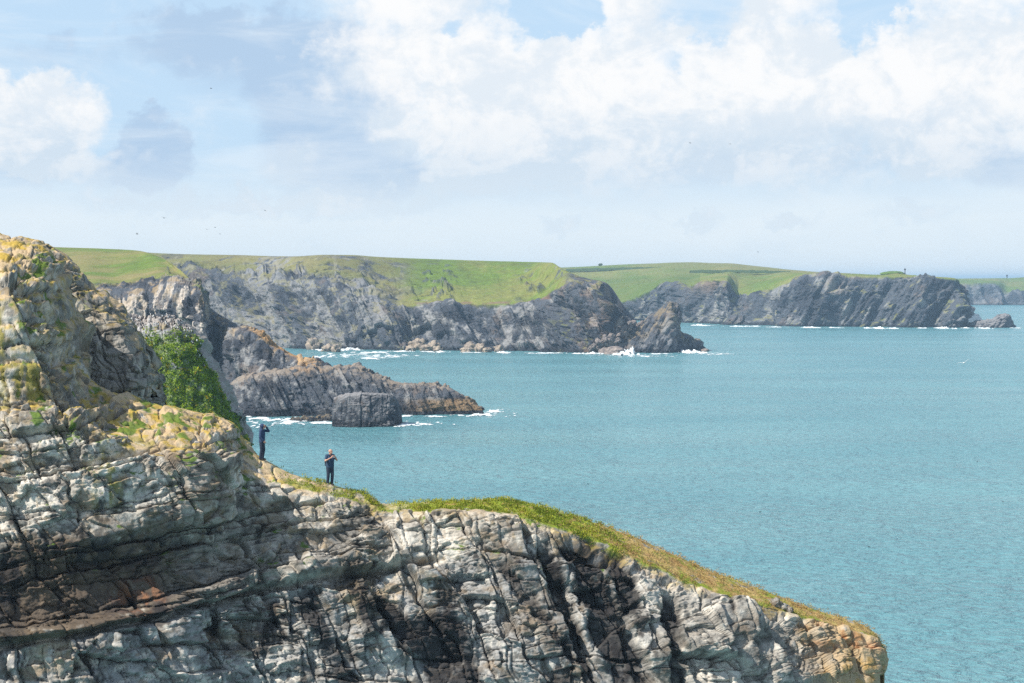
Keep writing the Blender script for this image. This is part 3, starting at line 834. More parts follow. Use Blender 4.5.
def build_sea_rocks():
    def cols_islet(Q, V, px, py, Nz, n, r0, r1, s):
        C = rock_cols(Q, n, r0, r1, .8)
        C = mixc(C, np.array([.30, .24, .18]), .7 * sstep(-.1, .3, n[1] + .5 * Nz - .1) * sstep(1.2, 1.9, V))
        C = mixc(C, np.array([.24, .16, .085]), .8 * sstep(395, 440, px + 20 * n[1]) * (1 - sstep(3.5, 5.0, Q[:, 2])) * (Q[:, 2] > 1))
        C = mixc(C, np.array([.42, .25, .12]), .7 * (1 - sstep(312, 330, px)) * sstep(283, 297, px) * sstep(1.5, 1.9, V) * sstep(-.1, .2, n[1]))
        return C
    sp = []
    for bpx, bpy, cx, cy, dY, mp in [(226, 414, 229, 388, 8, .45), (236, 416, 238, 378, 11, .5), (258, 417, 254, 374, 12, .55), (280, 417, 276, 371, 12, .55), (300, 416.5, 299, 366.5, 12, .5),
                                 (325, 416, 325, 366, 12, .5), (347, 416, 347, 366.5, 12, .5), (362, 416, 363, 370.5, 11, .5), (380, 415.5, 380, 377.5, 10, .5),
                                 (410, 415, 410, 385, 9, .5), (430, 415, 430, 387.5, 9, .55), (447, 414.8, 446, 387.5, 8, .6), (463, 414.5, 461, 394, 7, .6),
                                 (476, 414.2, 474, 402, 5, .6), (484, 414, 482, 410, 3, .6)]:
        Y = YB(bpy)
        sp.append((bpx, Y, ((bpx + cx) / 2, bpy + (cy - bpy) * mp, Y + dY * .35), (cx, cy, Y + dY), 30))
    ridge_rock('rocky_islet', sp, 1000, 3.4, .6, M_MID, cols_islet, 'long low brown rocky point tapering to the right into the bay', 'rock', 'structure', 560, (80, 80, 24, 40))

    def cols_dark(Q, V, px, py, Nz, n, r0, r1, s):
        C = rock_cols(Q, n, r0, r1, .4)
        return mixc(C * .8, np.array([.26, .25, .25]), .8 * sstep(.3, .8, Nz + .3 * n[1]))  # upward faces painted lighter, standing in for light from above
    sp = []
    for bpx, bpy, cx, cy, dY, mp in [(332, 426.5, 334, 399, 3, .5), (336, 427, 338, 396, 3.5, .5), (350, 427.3, 350, 393.8, 4, .5), (366, 427.3, 366, 393, 4, .5), (382, 427, 381, 393.5, 4, .5),
                                     (391, 426.7, 391, 394.5, 4, .5), (397, 426, 396, 402, 3, .5), (399, 425.5, 398.5, 412, 2, .5)]:
        Y = YB(bpy)
        sp.append((bpx, Y, ((bpx + cx) / 2, bpy + (cy - bpy) * mp, Y + dY * .45), (cx, cy, Y + dY), 15))
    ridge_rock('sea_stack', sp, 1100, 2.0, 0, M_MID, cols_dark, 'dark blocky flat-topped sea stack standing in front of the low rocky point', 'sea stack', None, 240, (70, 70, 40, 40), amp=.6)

    def cols_pyr(Q, V, px, py, Nz, n, r0, r1, s):
        C = rock_cols(Q, n, r0, r1, .7)
        return mixc(C, np.array([.25, .19, .11]), .7 * sstep(-.2, .2, n[1] + n[2]) * sstep(.6, 1.5, V))
    sp = []
    for bpx, bpy, cx, cy, dY, mp in [(604, 352, 606, 349, 8, .5), (616, 352.8, 619, 342, 14, .5), (632, 353, 634, 330, 18, .5), (648, 353, 650, 315.5, 20, .5), (660, 353, 661, 307, 20, .5), (669, 353, 669, 302.2, 20, .55),
                                     (676, 352.6, 675, 303.5, 18, .5), (680, 352.3, 678.5, 317, 14, .5), (683, 352, 681, 331, 12, .5), (692, 351, 690, 335, 12, .5), (699, 350.5, 697, 341, 9, .5), (705, 350, 703, 346.5, 6, .5)]:
        Y = YB(bpy)
        sp.append((bpx, Y, ((bpx + cx) / 2, bpy + (cy - bpy) * mp, Y + dY * .5), (cx, cy, Y + dY), 34))
    ge = ridge_rock('sea_stack', sp, 1200, 5.0, -.5, M_FAR, cols_pyr, 'pyramid-shaped brown sea stack at the end of the green-topped cliff', 'sea stack', None, 320, (60, 60, 20, 40))

    sp = []
    for bpx, bpy, cx, cy, dY, mp in [(966, 327, 967, 325.5, 6, .5), (978, 327.6, 980, 321.5, 10, .5), (992, 327.8, 994, 317.8, 12, .5), (1003, 327.8, 1003, 315.4, 12, .5), (1008, 327.6, 1008, 314.6, 12, .5),
                                     (1012, 327.4, 1011, 320, 8, .5), (1015, 327.2, 1014, 325.5, 5, .5)]:
        Y = YB(bpy)
        sp.append((bpx, Y, ((bpx + cx) / 2, bpy + (cy - bpy) * mp, Y + dY * .5), (cx, cy, Y + dY), 30))
    ridge_rock('sea_stack', sp, 1300, 5.0, -.8, M_FAR, cols_dark, 'low wedge-shaped rock in the sea off the tip of the far headland', 'sea stack', None, 160, (30, 30, 12, 20))

    # low reef in the foam at the left of the dark stack
    sp = []
    for bpx, bpy, cx, cy in [(290, 421, 291, 419), (300, 421.6, 301, 417.5), (312, 421.8, 313, 416.4), (324, 421.5, 324, 415.6), (335, 421, 334, 416.5)]:
        Y = YB(bpy)
        sp.append((bpx, Y, ((bpx + cx) / 2, (bpy + cy) / 2, Y + 1.5), (cx, cy, Y + 3), 9))
    ridge_rock('reef_rock', sp, 1400, 1.6, 0, M_MID, cols_pyr, 'low brown reef awash in white surf left of the dark square stack', 'rock', None, 140, (20, 20, 10, 14))
    return ge[0]


def build_green_stack():
    S = []
    Y0 = 250.0
    for cx, cy, lx in [(88, 322, 80), (110, 317, 100), (130, 317, 122), (148, 319, 142), (163, 322, 157), (176, 328, 173), (187, 341, 189), (198, 357, 206), (208, 374, 220), (216, 388, 226), (223, 399, 231), (230, 412, 235)]:
        c = W(cx, cy, Y0 + 6)
        e = W(cx + (lx - cx) * .12, cy + 13 if cx < 190 else cy + 6, Y0 + 2.0)
        S.append([WZ(lx - 4, Y0 - 12, 5), W(lx - 2, 455, Y0 - 7), W((cx + lx) / 2, cy + 50, Y0 - 2.5), e, c, (c[0] + 1, c[1] + 8, c[2] - 2), (c[0] - 3, c[1] + 16, 5)])
    e = [list(v) for v in S[-1]]
    for v in e: v[1] = Y0 + 14; v[0] -= 2
    S.append(e)
    store = {}
    def soft(V, px, py, P): return np.zeros(len(P))
    def cols(Q, V, px, py, Nz, n, r0, r1, s):
        C = np.tile(np.array([.30, .30, .30]), (len(Q), 1))
        C = mixc(C, np.array([.58, .56, .54]), sstep(-.15, .3, n[1] + .5 * n[2]))
        C = mixc(C, FDARK * 1.6, .8 * sstep(.05, .3, -n[0] + .6 * n[1] + .3 * n[2]))
        C = mixc(C, np.array([.38, .28, .12]), .6 * sstep(.1, .4, n[1] - .4 * n[0]))
        C = mixc(C, np.array([.34, .30, .27]), .8 * sstep(2.9, 3.5, V))
        gm = sstep(122, 140, px) * sstep(334, 352, py + 10 * n[1]) * sstep(-.35, .05, n[1] + .5 * n[0] + .1) * (V < 4)
        C = mixc(C, np.array([.13, .20, .035]), .85 * gm)
        store['V'] = V; store['px'] = px; store['py'] = py; store['Nz'] = Nz
        return C
    G, vv = far_rock('green_stack', S, [6, 80, 90, 50, 20, 14], 420, 1500, 2.2, .3, M_STACK, cols, 9.0,
                     'steep whitish rock stack with bright green vegetation and seabirds on its top', 'sea stack', kind='structure', amp=1.1, front=3, smooth_top=soft, sawk=.3)
    # leafy plants clothing its face
    Q = G.reshape(-1, 3); px, py, V = store['px'], store['py'], store['V']
    dens = sstep(120, 140, px) * (1 - sstep(0, 12, px - (222 + (py - 330) * .58 + 9 * fbm(Q / 1.5, 3, 1553)))) * sstep(332, 352, py + 10 * fbm(Q / 2, 3, 1551)) * sstep(-.3, .15, fbm(Q / 1.6, 4, 1552) + .12) * (V < 4) * (V > .8)
    ar = np.linalg.norm(np.gradient(G, axis=0), axis=2) * np.linalg.norm(np.gradient(G, axis=1), axis=2)
    dens = dens * np.minimum(ar.ravel(), np.percentile(ar, 97))
    leaves('vegetation', Q, dens, 48000, (.11, .28), 'lush bright green and yellow plants covering the steep face of the whitish stack', 'plants', 1600, mode='leaf')
    # seabirds crowded on the top
    top = np.where((V > 3.05) & (V < 4.1) & (px > 112) & (px < 205))[0]
    return Q, top


def leaves(name, Q, dens, count, size, label, cat, seed, mode='leaf', yellow=.12, pal=None):
    r = np.random.default_rng(seed)
    p = dens / dens.sum()
    idx = r.choice(len(Q), size=count, p=p)
    base = Q[idx] + r.normal(0, .08, (count, 3))
    big = fbm(base / 1.3, 3, seed + 3); sm = fbm(base / .5, 3, seed + 4)
    if mode == 'leaf':
        k = 3
        V = np.zeros((count * k, 4, 3), np.float32)
        ang = r.uniform(0, 2 * np.pi, (count * k)); el = r.uniform(.1, 1.3, count * k)
        d = np.stack([np.cos(ang) * np.cos(el), np.sin(ang) * np.cos(el) - .25, np.sin(el)], 1)
        s = np.repeat(r.uniform(size[0], size[1], count), k) * r.uniform(.6, 1.2, count * k)
        side = np.cross(d, r.normal(0, 1, (count * k, 3))); side /= np.linalg.norm(side, axis=1, keepdims=True)
        b = np.repeat(base, k, 0) + r.normal(0, .05, (count * k, 3))
        V[:, 0] = b; V[:, 1] = b + d * (s * .55)[:, None] + side * (s * .32)[:, None]
        V[:, 2] = b + d * s[:, None]; V[:, 3] = b + d * (s * .55)[:, None] - side * (s * .32)[:, None]
    else:
        k = 5
        V = np.zeros((count * k, 4, 3), np.float32)
        ang = r.uniform(0, 2 * np.pi, count * k); lean = r.uniform(.1, .6, count * k)
        d = np.stack([np.cos(ang) * lean, np.sin(ang) * lean, np.ones(count * k)], 1); d /= np.linalg.norm(d, axis=1, keepdims=True)
        s = np.repeat(r.uniform(size[0], size[1], count), k) * r.uniform(.6, 1.2, count * k)
        side = np.stack([-np.sin(ang), np.cos(ang), np.zeros(count * k)], 1)
        b = np.repeat(base, k, 0) + r.normal(0, .06, (count * k, 3)) * np.array([1, 1, .2])
        wd = .022
        V[:, 0] = b - side * wd; V[:, 1] = b + side * wd
        tipp = b + d * s[:, None] + np.stack([np.cos(ang), np.sin(ang), np.zeros(count * k)], 1) * (s * .25)[:, None]
        V[:, 2] = tipp + side * wd * .3; V[:, 3] = tipp - side * wd * .3
    n = len(V)
    if pal is None:
        cA, cB, cY = np.array([.10, .19, .025]), np.array([.34, .46, .035]), np.array([.62, .46, .02])
    else:
        cA, cB, cY = pal
    t = np.repeat(sstep(-.35, .35, big + .5 * sm), k)
    C = mixc(np.tile(cA, (n, 1)), cB, np.clip(t + r.normal(0, .15, n), 0, 1))
    yel = np.repeat(sstep(.18, .32, fbm(base / .8, 3, seed + 9)) * (r.random(count) < yellow * 5), k)
    C = mixc(C, cY, yel * .9)
    C = C * r.uniform(.75, 1.25, (n, 1))
    faces = np.arange(n * 4).reshape(n, 4)
    me = mesh_from(name, V.reshape(-1, 3), faces, M_LEAF, np.repeat(C, 4, 0), smooth=False)
    return tag(link(name, me), label, cat, kind='stuff')


# ------------------------------------------------------------------ sea and surf
def build_sea():
    m, k, b, out = new_mat('sea_water')
    co = k.node('ShaderNodeTexCoord').outputs['Object']
    n0 = k.noise(vmul(k, co, (.5, 1.0, 1)), .016, 6, .6)
    n1 = k.noise(vmul(k, co, (.8, 1.0, 1)), .13, 4, .6, .4)
    n2 = k.noise(vmul(k, co, (.85, 1.0, 1)), .5, 5, .62, .6)
    n3 = k.noise(vmul(k, co, (.9, 1, 1)), 1.5, 3, .6)
    h = k.m('ADD', k.m('MULTIPLY', n1, 3.2), k.m('ADD', k.m('MULTIPLY', n2, 2.2), k.m('MULTIPLY', n3, .4)))
    bp = k.node('ShaderNodeBump'); bp.inputs['Strength'].default_value = 1.0; bp.inputs['Distance'].default_value = 1.0
    k.l.new(h, bp.inputs['Height']); k.l.new(bp.outputs[0], b.inputs['Normal'])
    c = k.mix(k.ss(n0, .35, .68), (.098, .268, .305, 1), (.135, .322, .352, 1))
    k.l.new(c, b.inputs['Base Color'])
    ln = k.noise(vmul(k, co, (.10, .8, 1)), .022, 5, .6)
    k.l.new(k.ss(ln, .35, .65, .21, .31), b.inputs['Roughness'])
    k.l.new(k.ss(ln, .3, .7, 1.0, .86), bp.inputs['Strength'])
    b.inputs['IOR'].default_value = 1.33
    me = bpy.data.meshes.new('sea')
    me.from_pydata([(-14000, -2500, 0), (14000, -2500, 0), (14000, 14500, 0), (-14000, 14500, 0)], [], [(0, 1, 2, 3)])
    me.materials.append(m)
    tag(link('sea', me), 'wide turquoise rippled sea filling the bay', 'sea', kind='structure')


def build_surf():
    m, k, b, out = new_mat('foam')
    co = k.node('ShaderNodeTexCoord').outputs['Object']
    n = k.noise(co, .8, 4, .6)
    k.l.new(k.mix(n, (.62, .70, .72, 1), (.88, .90, .90, 1)), b.inputs['Base Color'])
    b.inputs['Roughness'].default_value = .9
    def patch(label, spots, seed):
        """spots: (px, py, half width px, half depth px, height m) on the water"""
        r = np.random.default_rng(seed); vs, fs, base = [], [], 0
        for px, py, hw, hd, hh in spots:
            Y = YB(py); X = (px - 512) / F * Y
            wx = hw / F * Y; dy = hd * Y * Y / (F * H)
            res = max(.16, wx / 70)
            nx = int(2 * wx / res) + 2; ny = int(min(90, max(12, 2 * dy / max(res * 2.5, .5)))) + 2
            gx, gy = np.meshgrid(np.linspace(-wx, wx, nx), np.linspace(-dy, dy, ny), indexing='ij')
            P = np.stack([gx.ravel() + X, gy.ravel() + Y, np.full(gx.size, seed * 3.1)], 1)
            fall = 1 - np.sqrt((gx.ravel() / wx) ** 2 + (gy.ravel() / dy) ** 2)
            nn = fbm(P / np.array([wx * .35 + .6, dy * .45 + 1.0, 1]), 5, seed)
            val = fall * .9 + 1.5 * nn - (.46 if seed in (22, 24) else .32) if hh > .15 else fall * .7 + 1.9 * fbm(P / np.array([wx * .12 + .5, dy * .3 + .8, 1]), 5, seed + 3, gain=.6) - .52
            z = .06 + hh * np.clip(val, 0, 1) * (.55 + .9 * np.clip(fbm(P / np.array([wx * .12 + .5, dy * .2 + .5, 1]), 4, seed + 5) + .4, 0, 1.4))
            keep = val > 0
            i = np.arange(nx * ny).reshape(nx, ny)
            f = np.stack([i[:-1, :-1], i[1:, :-1], i[1:, 1:], i[:-1, 1:]], -1).reshape(-1, 4)
            f = f[keep[f].all(1)]
            if len(f) == 0: continue
            z[~keep] = -.1
            vs.append(np.stack([P[:, 0], P[:, 1], z], 1)); fs.append(f + base); base += nx * ny
        V = np.concatenate(vs); Fa = np.concatenate(fs)
        used = np.zeros(len(V), bool); used[Fa.ravel()] = True
        remap = np.cumsum(used) - 1
        me = mesh_from('surf', V[used], remap[Fa], m, None)
        tag(link('surf', me), label, 'surf', kind='stuff')
    patch('white breakers at the foot of the cliff in the corner of the bay', [(325, 350, 14, 1.6, 1.4), (348, 349.6, 18, 1.6, 1.6), (343, 348.4, 4, .9, 4.0), (372, 352.5, 22, 1.0, .3), (371, 358.5, 18, 1.2, .2), (402, 351.5, 16, .8, .5), (436, 352, 16, .9, .6), (318, 357, 8, 1.5, .2), (350, 355, 50, 3.2, .12), (390, 356, 50, 2.5, .1)], 21)
    patch('white surf line under the long green-topped cliff', [(470, 352.6, 16, .8, .5), (505, 352.8, 12, .9, .9), (543, 353.3, 26, .6, .5), (580, 353.8, 14, .7, .7)], 22)
    patch('bright surf bursting at the foot of the pyramid stack', [(592, 354, 10, .8, 1.0), (600, 353.6, 8, .6, .6), (625, 354.2, 17, 1.5, 2.6), (630, 353.8, 8, 1.0, 3.6), (690, 352.6, 15, 1.2, 1.3), (684, 352, 8, 1, 2.0), (703, 353, 8, .8, .6), (660, 354, 14, .6, .5), (640, 356, 50, 1.8, .12), (715, 354, 24, 1.5, .12)], 23)
    patch('thin white surf line along the base of the far headland', [(700, 325.6, 14, .5, 1.2), (745, 326.6, 22, .4, .9), (775, 327.2, 16, .4, .8), (810, 327.8, 12, .5, 1.0), (835, 328, 14, .3, .6), (878, 328.5, 14, .7, 2.0), (893, 328.6, 8, .5, 1.2), (921, 328.4, 10, .4, 1.0), (947, 328.5, 13, .7, 1.8), (985, 328.6, 9, .6, 1.4), (1014, 328.2, 6, .4, .8), (965, 328.3, 8, .4, .8)], 24)
    patch('white surf around the low rocky point and reef', [(240, 417.6, 12, 1.8, .4), (262, 418.6, 16, 1.4, .3), (296, 419.5, 20, 2.2, .4), (318, 423, 22, 1.4, .25), (285, 423, 18, 1.6, .2), (405, 425.3, 14, 2.0, .3), (418, 423.6, 12, 1.2, .15), (404, 416.4, 12, 1.0, .3), (440, 416.6, 20, .9, .25), (478, 415.4, 14, 1.6, .5), (492, 411.5, 12, 1.8, .3), (337, 421.5, 8, 1.6, .5), (500, 409.5, 10, .9, .12), (285, 421, 60, 4.5, .1), (420, 424, 40, 3.0, .1), (480, 414, 45, 3.5, .1), (262, 426, 24, 3.0, .1)], 25)


# ------------------------------------------------------------------ boulders, bushes, birds
def ico(sub):
    bm = bmesh.new(); bmesh.ops.create_icosphere(bm, subdivisions=sub, radius=1.0)
    v = np.array([x.co[:] for x in bm.verts], np.float32); f = np.array([[x.index for x in q.verts] for q in bm.faces], np.int32)
    bm.free(); return v, f


def boulder_mesh(name, seed, scale, c1, c2, mat):
    v, f = ico(4)
    d, r1, c = facets(v * 1.3 + seed * 7.7, seed, .22, .5, .1, .08)
    v2 = v * (1 + d + .22 * fbm(v * 1.2 + seed, 4, seed + 3))[:, None] * np.array(scale)
    n = fbm(v * 2.5 + seed, 4, seed + 5)
    C = mixc(np.tile(np.array(c1), (len(v), 1)), np.array(c2), sstep(-.3, .3, n + .4 * (r1 - .5)))
    return mesh_from(name, v2, f, mat, C, smooth=False)


def build_boulders(surfs):
    pale = [boulder_mesh('boulder', 40 + i, s, (.40, .33, .25), (.22, .18, .15), M_FAR) for i, s in enumerate([(1, .9, .75), (.9, 1, .95), (1.2, .9, .65)])]
    for i, (px, py, r) in enumerate([(411, 350, 2.6), (417, 349, 4.6), (426, 350, 3.2), (432, 349.6, 4.4), (438, 351, 2.4), (466, 351.5, 2.6), (472, 350.4, 4.2), (480, 351.2, 3.4), (487, 351.4, 2.4), (492, 349.5, 5.0), (499, 351, 2.8)]):
        Y = YB(py + .7) - 1
        o = link('boulder', pale[i % 3], loc=((px - 512) / F * Y, Y, r * .38)); o.scale = (r, r, r); o.rotation_euler = (0, 0, i * 1.3)
        tag(o, ('tan boulder among the left pile under the middle of the long cliff' if px < 450 else 'tan boulder among the right pile under the field cliff'), 'boulder', 'tan boulders at the cliff foot')
    for i, (px, py, r) in enumerate([(313, 347, 4.5), (321, 346, 3.6), (327, 349, 3.2), (336, 349.5, 3.0)]):
        Y = YB(py + 2.5)
        o = link('boulder', pale[(i + 1) % 3], loc=((px - 512) / F * Y, Y, r * .45)); o.scale = (r, r, r); o.rotation_euler = (0, 0, i * 2.1)
        tag(o, 'tan boulder beside the breakers in the corner of the bay', 'boulder', 'boulders by the breakers')
    dark = [boulder_mesh('boulder', 60 + i, s, (.30, .25, .22), (.14, .12, .115), M_FAR) for i, s in enumerate([(1, .9, .8), (.9, 1, .9), (1.2, .9, .65)])]
    r = random.Random(5)
    for i in range(90):
        t = r.random(); s = r.uniform(-1, 1)
        px = 598 + 40 * t + s * (9 - 4 * t); py = 349 - 26 * t - abs(s) * 2 + r.uniform(-2.5, 2.5)
        w = min((surf_at(g, px, py) for g in surfs), key=lambda v: v[1]); q = r.uniform(.8, 2.0) * (1.25 - .35 * t)
        o = link('boulder', dark[i % 3], loc=(float(w[0]), float(w[1]) - q * .3, float(w[2]) + q * .2)); o.scale = (q, q * r.uniform(.8, 1.2), q * r.uniform(.7, 1.1)); o.rotation_euler = (r.uniform(-.5, .5), r.uniform(-.5, .5), r.uniform(0, 6))
        tag(o, 'brown boulder tumbled in the gully between the green-topped cliff and the pyramid stack', 'boulder', 'fallen boulders in the gully')
    for px, py, q, lab in [(704.5, 351.6, 1.7, 'small dark rock alone in the water right of the pyramid stack'), (613, 354.2, 4.2, 'dark rock in the surf just left of the pyramid stack'), (605, 353.4, 3.0, 'brown rock at the waterline below the fallen boulders')]:
        Y = YB(py)
        o = link('sea_rock', dark[1], loc=((px - 512) / F * Y, Y, q * .2)); o.scale = (q * 1.3, q, q * .8); tag(o, lab, 'rock')
    och = [boulder_mesh('boulder', 80 + i, s, (.46, .30, .15), (.30, .22, .15), M_MID) for i, s in enumerate([(1, .9, 1.1), (.9, 1, .8)])]
    for i, (px, py, q, lab) in enumerate([(304, 361, 2.4, 'orange rock block leftmost on the low point below the breakers'), (311, 359, 2.1, 'orange rock block in the middle of three on the low point'), (317, 365, 1.6, 'small orange rock block rightmost on the low point')]):
        o = link('boulder', och[i % 2], loc=W(px, py + 4, 580)); o.scale = (q, q, q * .85); o.rotation_euler = (0, 0, i * 1.7)
        tag(o, lab, 'boulder', 'orange blocks on the low point')
    # broken rock wall on the crest, near the right end of the headland
    near = [boulder_mesh('stone', 90, (1, .8, .9), (.36, .34, .31), (.20, .16, .12), M_NEAR), boulder_mesh('stone', 91, (1.2, .9, .7), (.46, .43, .38), (.30, .28, .25), M_NEAR)]
    return near


def surf_at(G, px, py, kmax=None):
    A = G.reshape(-1, 3)
    u = 512 + F * A[:, 0] / A[:, 1]; v = HZ - F * (A[:, 2] - H) / A[:, 1]
    d = (u - px) ** 2 + (v - py) ** 2
    idx = np.argpartition(d, 12)[:12]
    return A[idx[np.argmin(A[idx, 1])]]


def build_hedges():
    for nm, lab, py_pts, w, h, seed, Y0 in [
        ('hedge', 'long dark hedge line crossing the green hill behind the far headland', [(566, 270.4), (600, 269.4), (640, 268.7), (690, 268.9), (730, 270.2)], 5, 1.7, 3, 2250),
        ('hedge', 'faint lower hedge line on the right shoulder of the far green hill', [(690, 271.8), (735, 271.4), (790, 272.6)], 4, 1.4, 5, 2050)]:
        pts = np.array([W(a, b, Y0 - (a - 566) * .6) for a, b in py_pts])
        t = np.linspace(0, len(pts) - 1, 260)
        c = hermite(np.arange(len(pts)), pts, t)
        prof = np.array([(-1, -.9), (-.9, .1), (-.5, .8), (0, 1), (.5, .8), (.9, .1), (1, -.9)])
        V = np.zeros((len(t), len(prof), 3), np.float32)
        for i, (a, b) in enumerate(prof):
            nn = fbm(np.stack([c[:, 0] / 9, c[:, 1] / 9 + i, c[:, 2] * 0 + seed], 1), 3, seed)
            V[:, i, 0] = c[:, 0]; V[:, i, 1] = c[:, 1] + a * w; V[:, i, 2] = c[:, 2] + b * h * (1 + .7 * nn)
        me = mesh_from(nm, V.reshape(-1, 3), grid_faces(len(t), len(prof)), M_FAR, np.tile(np.array([.05, .08, .03]), (V.shape[0] * V.shape[1], 1)))
        tag(link(nm, me), lab, 'hedge')
    v, f = ico(3)
    for px, py, Y, sx, sz, lab, i in [(600.5, 264.6, 2430, 2.6, 1.5, 'dark bush alone on the skyline above the gully', 0),
                                   (893, 273.8, 1680, 10, 2.4, 'rounded bright green mound on top of the far headland', 3)]:
        d = fbm(v * 2.4 + i * 5, 4, 70 + i)
        V = v * (1 + .45 * d)[:, None] * np.array([sx, sx * .7, sz])
        c = np.array([.05, .07, .03]) if i < 3 else np.array([.11, .18, .03])
        me = mesh_from('bush', V, f, M_FAR, np.tile(c, (len(v), 1)) * (1 + .6 * d[:, None]))
        tag(link('bush' if i < 3 else 'mound', me, loc=W(px, py, Y)), lab, 'bush' if i < 3 else 'mound', kind=None if i < 3 else 'structure')
    # two tiny marker posts on the skyline
    for px, py, Y, lab in [(905, 270.3, 1690, 'tiny dark marker post with a round top beside the green mound'), (1007, 276.4, 3400, 'tiny marker post on the farthest coast at the right edge')]:
        g = W(px, py, Y); s = Y / 1690
        bm = bmesh.new()
        bmesh.ops.create_cone(bm, cap_ends=True, segments=10, radius1=.45 * s, radius2=.3 * s, depth=4.6 * s, matrix=Matrix.Translation((0, 0, -2.0 * s)))
        me = bpy.data.meshes.new('post'); bm.to_mesh(me); bm.free(); me.materials.append(M_POST)
        o = tag(link('marker_post', me, loc=g), lab, 'post')
        bm = bmesh.new(); bmesh.ops.create_uvsphere(bm, u_segments=12, v_segments=8, radius=.85 * s, matrix=Matrix.Translation((0, 0, .7 * s)))
        me = bpy.data.meshes.new('post_top'); bm.to_mesh(me); bm.free(); me.materials.append(M_POST)
        link('post_top', me, o)


M_POST = plain_material('weathered_post', (.05, .045, .045), .8, 3)


def lathe_body(pts, nseg=12):
    """pts: (x, z, radius) along the body; closed tube of verts and quads."""
    V, Fc = [], []
    for x, z, r in pts:
        for k in range(nseg):
            a = 2 * math.pi * k / nseg
            V.append((x, r * math.cos(a), z + r * math.sin(a)))
    n = len(pts)
    for i in range(n - 1):
        for k in range(nseg):
            k2 = (k + 1) % nseg
            Fc.append((i * nseg + k, i * nseg + k2, (i + 1) * nseg + k2, (i + 1) * nseg + k))
    return np.array(V, np.float32), np.array(Fc, np.int32)


def bird_mesh(kind):
    if kind == 'standing':
        # upright guillemot: white breast, dark back and head
        pts = [(-.09, .02, .004), (-.05, .05, .05), (-.01, .12, .085), (.01, .2, .088), (.015, .27, .065), (.02, .32, .042), (.035, .36, .04), (.06, .375, .03), (.09, .375, .014), (.13, .37, .004)]
        V, Fc = [], []
        n = 12
        for i, (x, z, r) in enumerate(pts):
            for k in range(n):
                a = 2 * math.pi * k / n
                V.append((x + (r * math.cos(a) if i < 6 else 0), r * math.sin(a), z + (0 if i < 6 else r * math.cos(a))))
        V = np.array(V, np.float32)
        Fc = np.array([(i * n + k, i * n + (k + 1) % n, (i + 1) * n + (k + 1) % n, (i + 1) * n + k) for i in range(len(pts) - 1) for k in range(n)], np.int32)
        C = np.tile(np.array([.035, .03, .03]), (len(V), 1))
        C[(V[:, 0] > .015) & (V[:, 2] < .30)] = (.75, .74, .72)
        return mesh_from('seabird', V, Fc, M_BIRD, C)
    if kind == 'floating':
        V, Fc = lathe_body([(-.24, .07, .004), (-.18, .06, .05), (-.08, .05, .09), (.05, .05, .09), (.13, .08, .06), (.16, .14, .04), (.18, .19, .042), (.22, .2, .025), (.29, .195, .004)])
        C = np.tile(np.array([.04, .04, .045]), (len(V), 1))
        return mesh_from('seabird', V, Fc, M_BIRD, C)
    gull = kind == 'gull'
    V, Fc = lathe_body([(-.26, .02, .01), (-.18, .01, .045), (-.05, 0, .075), (.08, 0, .07), (.17, .02, .05), (.23, .03, .045), (.28, .02, .02), (.33, .01, .004)])
    wv, wf = [], []
    for s in (-1, 1):
        base = len(V) + len(wv)
        st = [(.0, .05, .0, .14), (.25, .3, .10, .15), (.5, .5, .16, .11), (.75, .7, .13, .07), (1.0, .74, .09, .01)]
        for t, y, z, ch in [(0, .03, .02, .13), (.3, .28, .14, .15), (.55, .46, .17, .12), (.8, .64, .13, .07), (1, .74, .08, .012)]:
            x0 = .10 - .16 * t * t
            th = .014 * (1 - .8 * t)
            for dx, dz in ((0, 0), (-ch * .5, th), (-ch, 0), (-ch * .5, -th)):
                wv.append((x0 + dx, s * y, z + dz))
        for i in range(4):
            for k in range(4):
                q = (base + i * 4 + k, base + i * 4 + (k + 1) % 4, base + i * 4 + 4 + (k + 1) % 4, base + i * 4 + 4 + k)
                wf.append(q if s > 0 else q[::-1])
    V = np.concatenate([V, np.array(wv, np.float32)]); Fc = np.concatenate([Fc, np.array(wf, np.int32)])
    C = np.tile(np.array([.75, .75, .74]) if gull else np.array([.05, .05, .055]), (len(V), 1))
    if gull: C[(np.abs(V[:, 1]) > .6)] = (.06, .06, .065)
    return mesh_from('seabird', V, Fc, M_BIRD, C)


M_BIRD = rock_material('plumage', 8.0, .004, .2, .8)


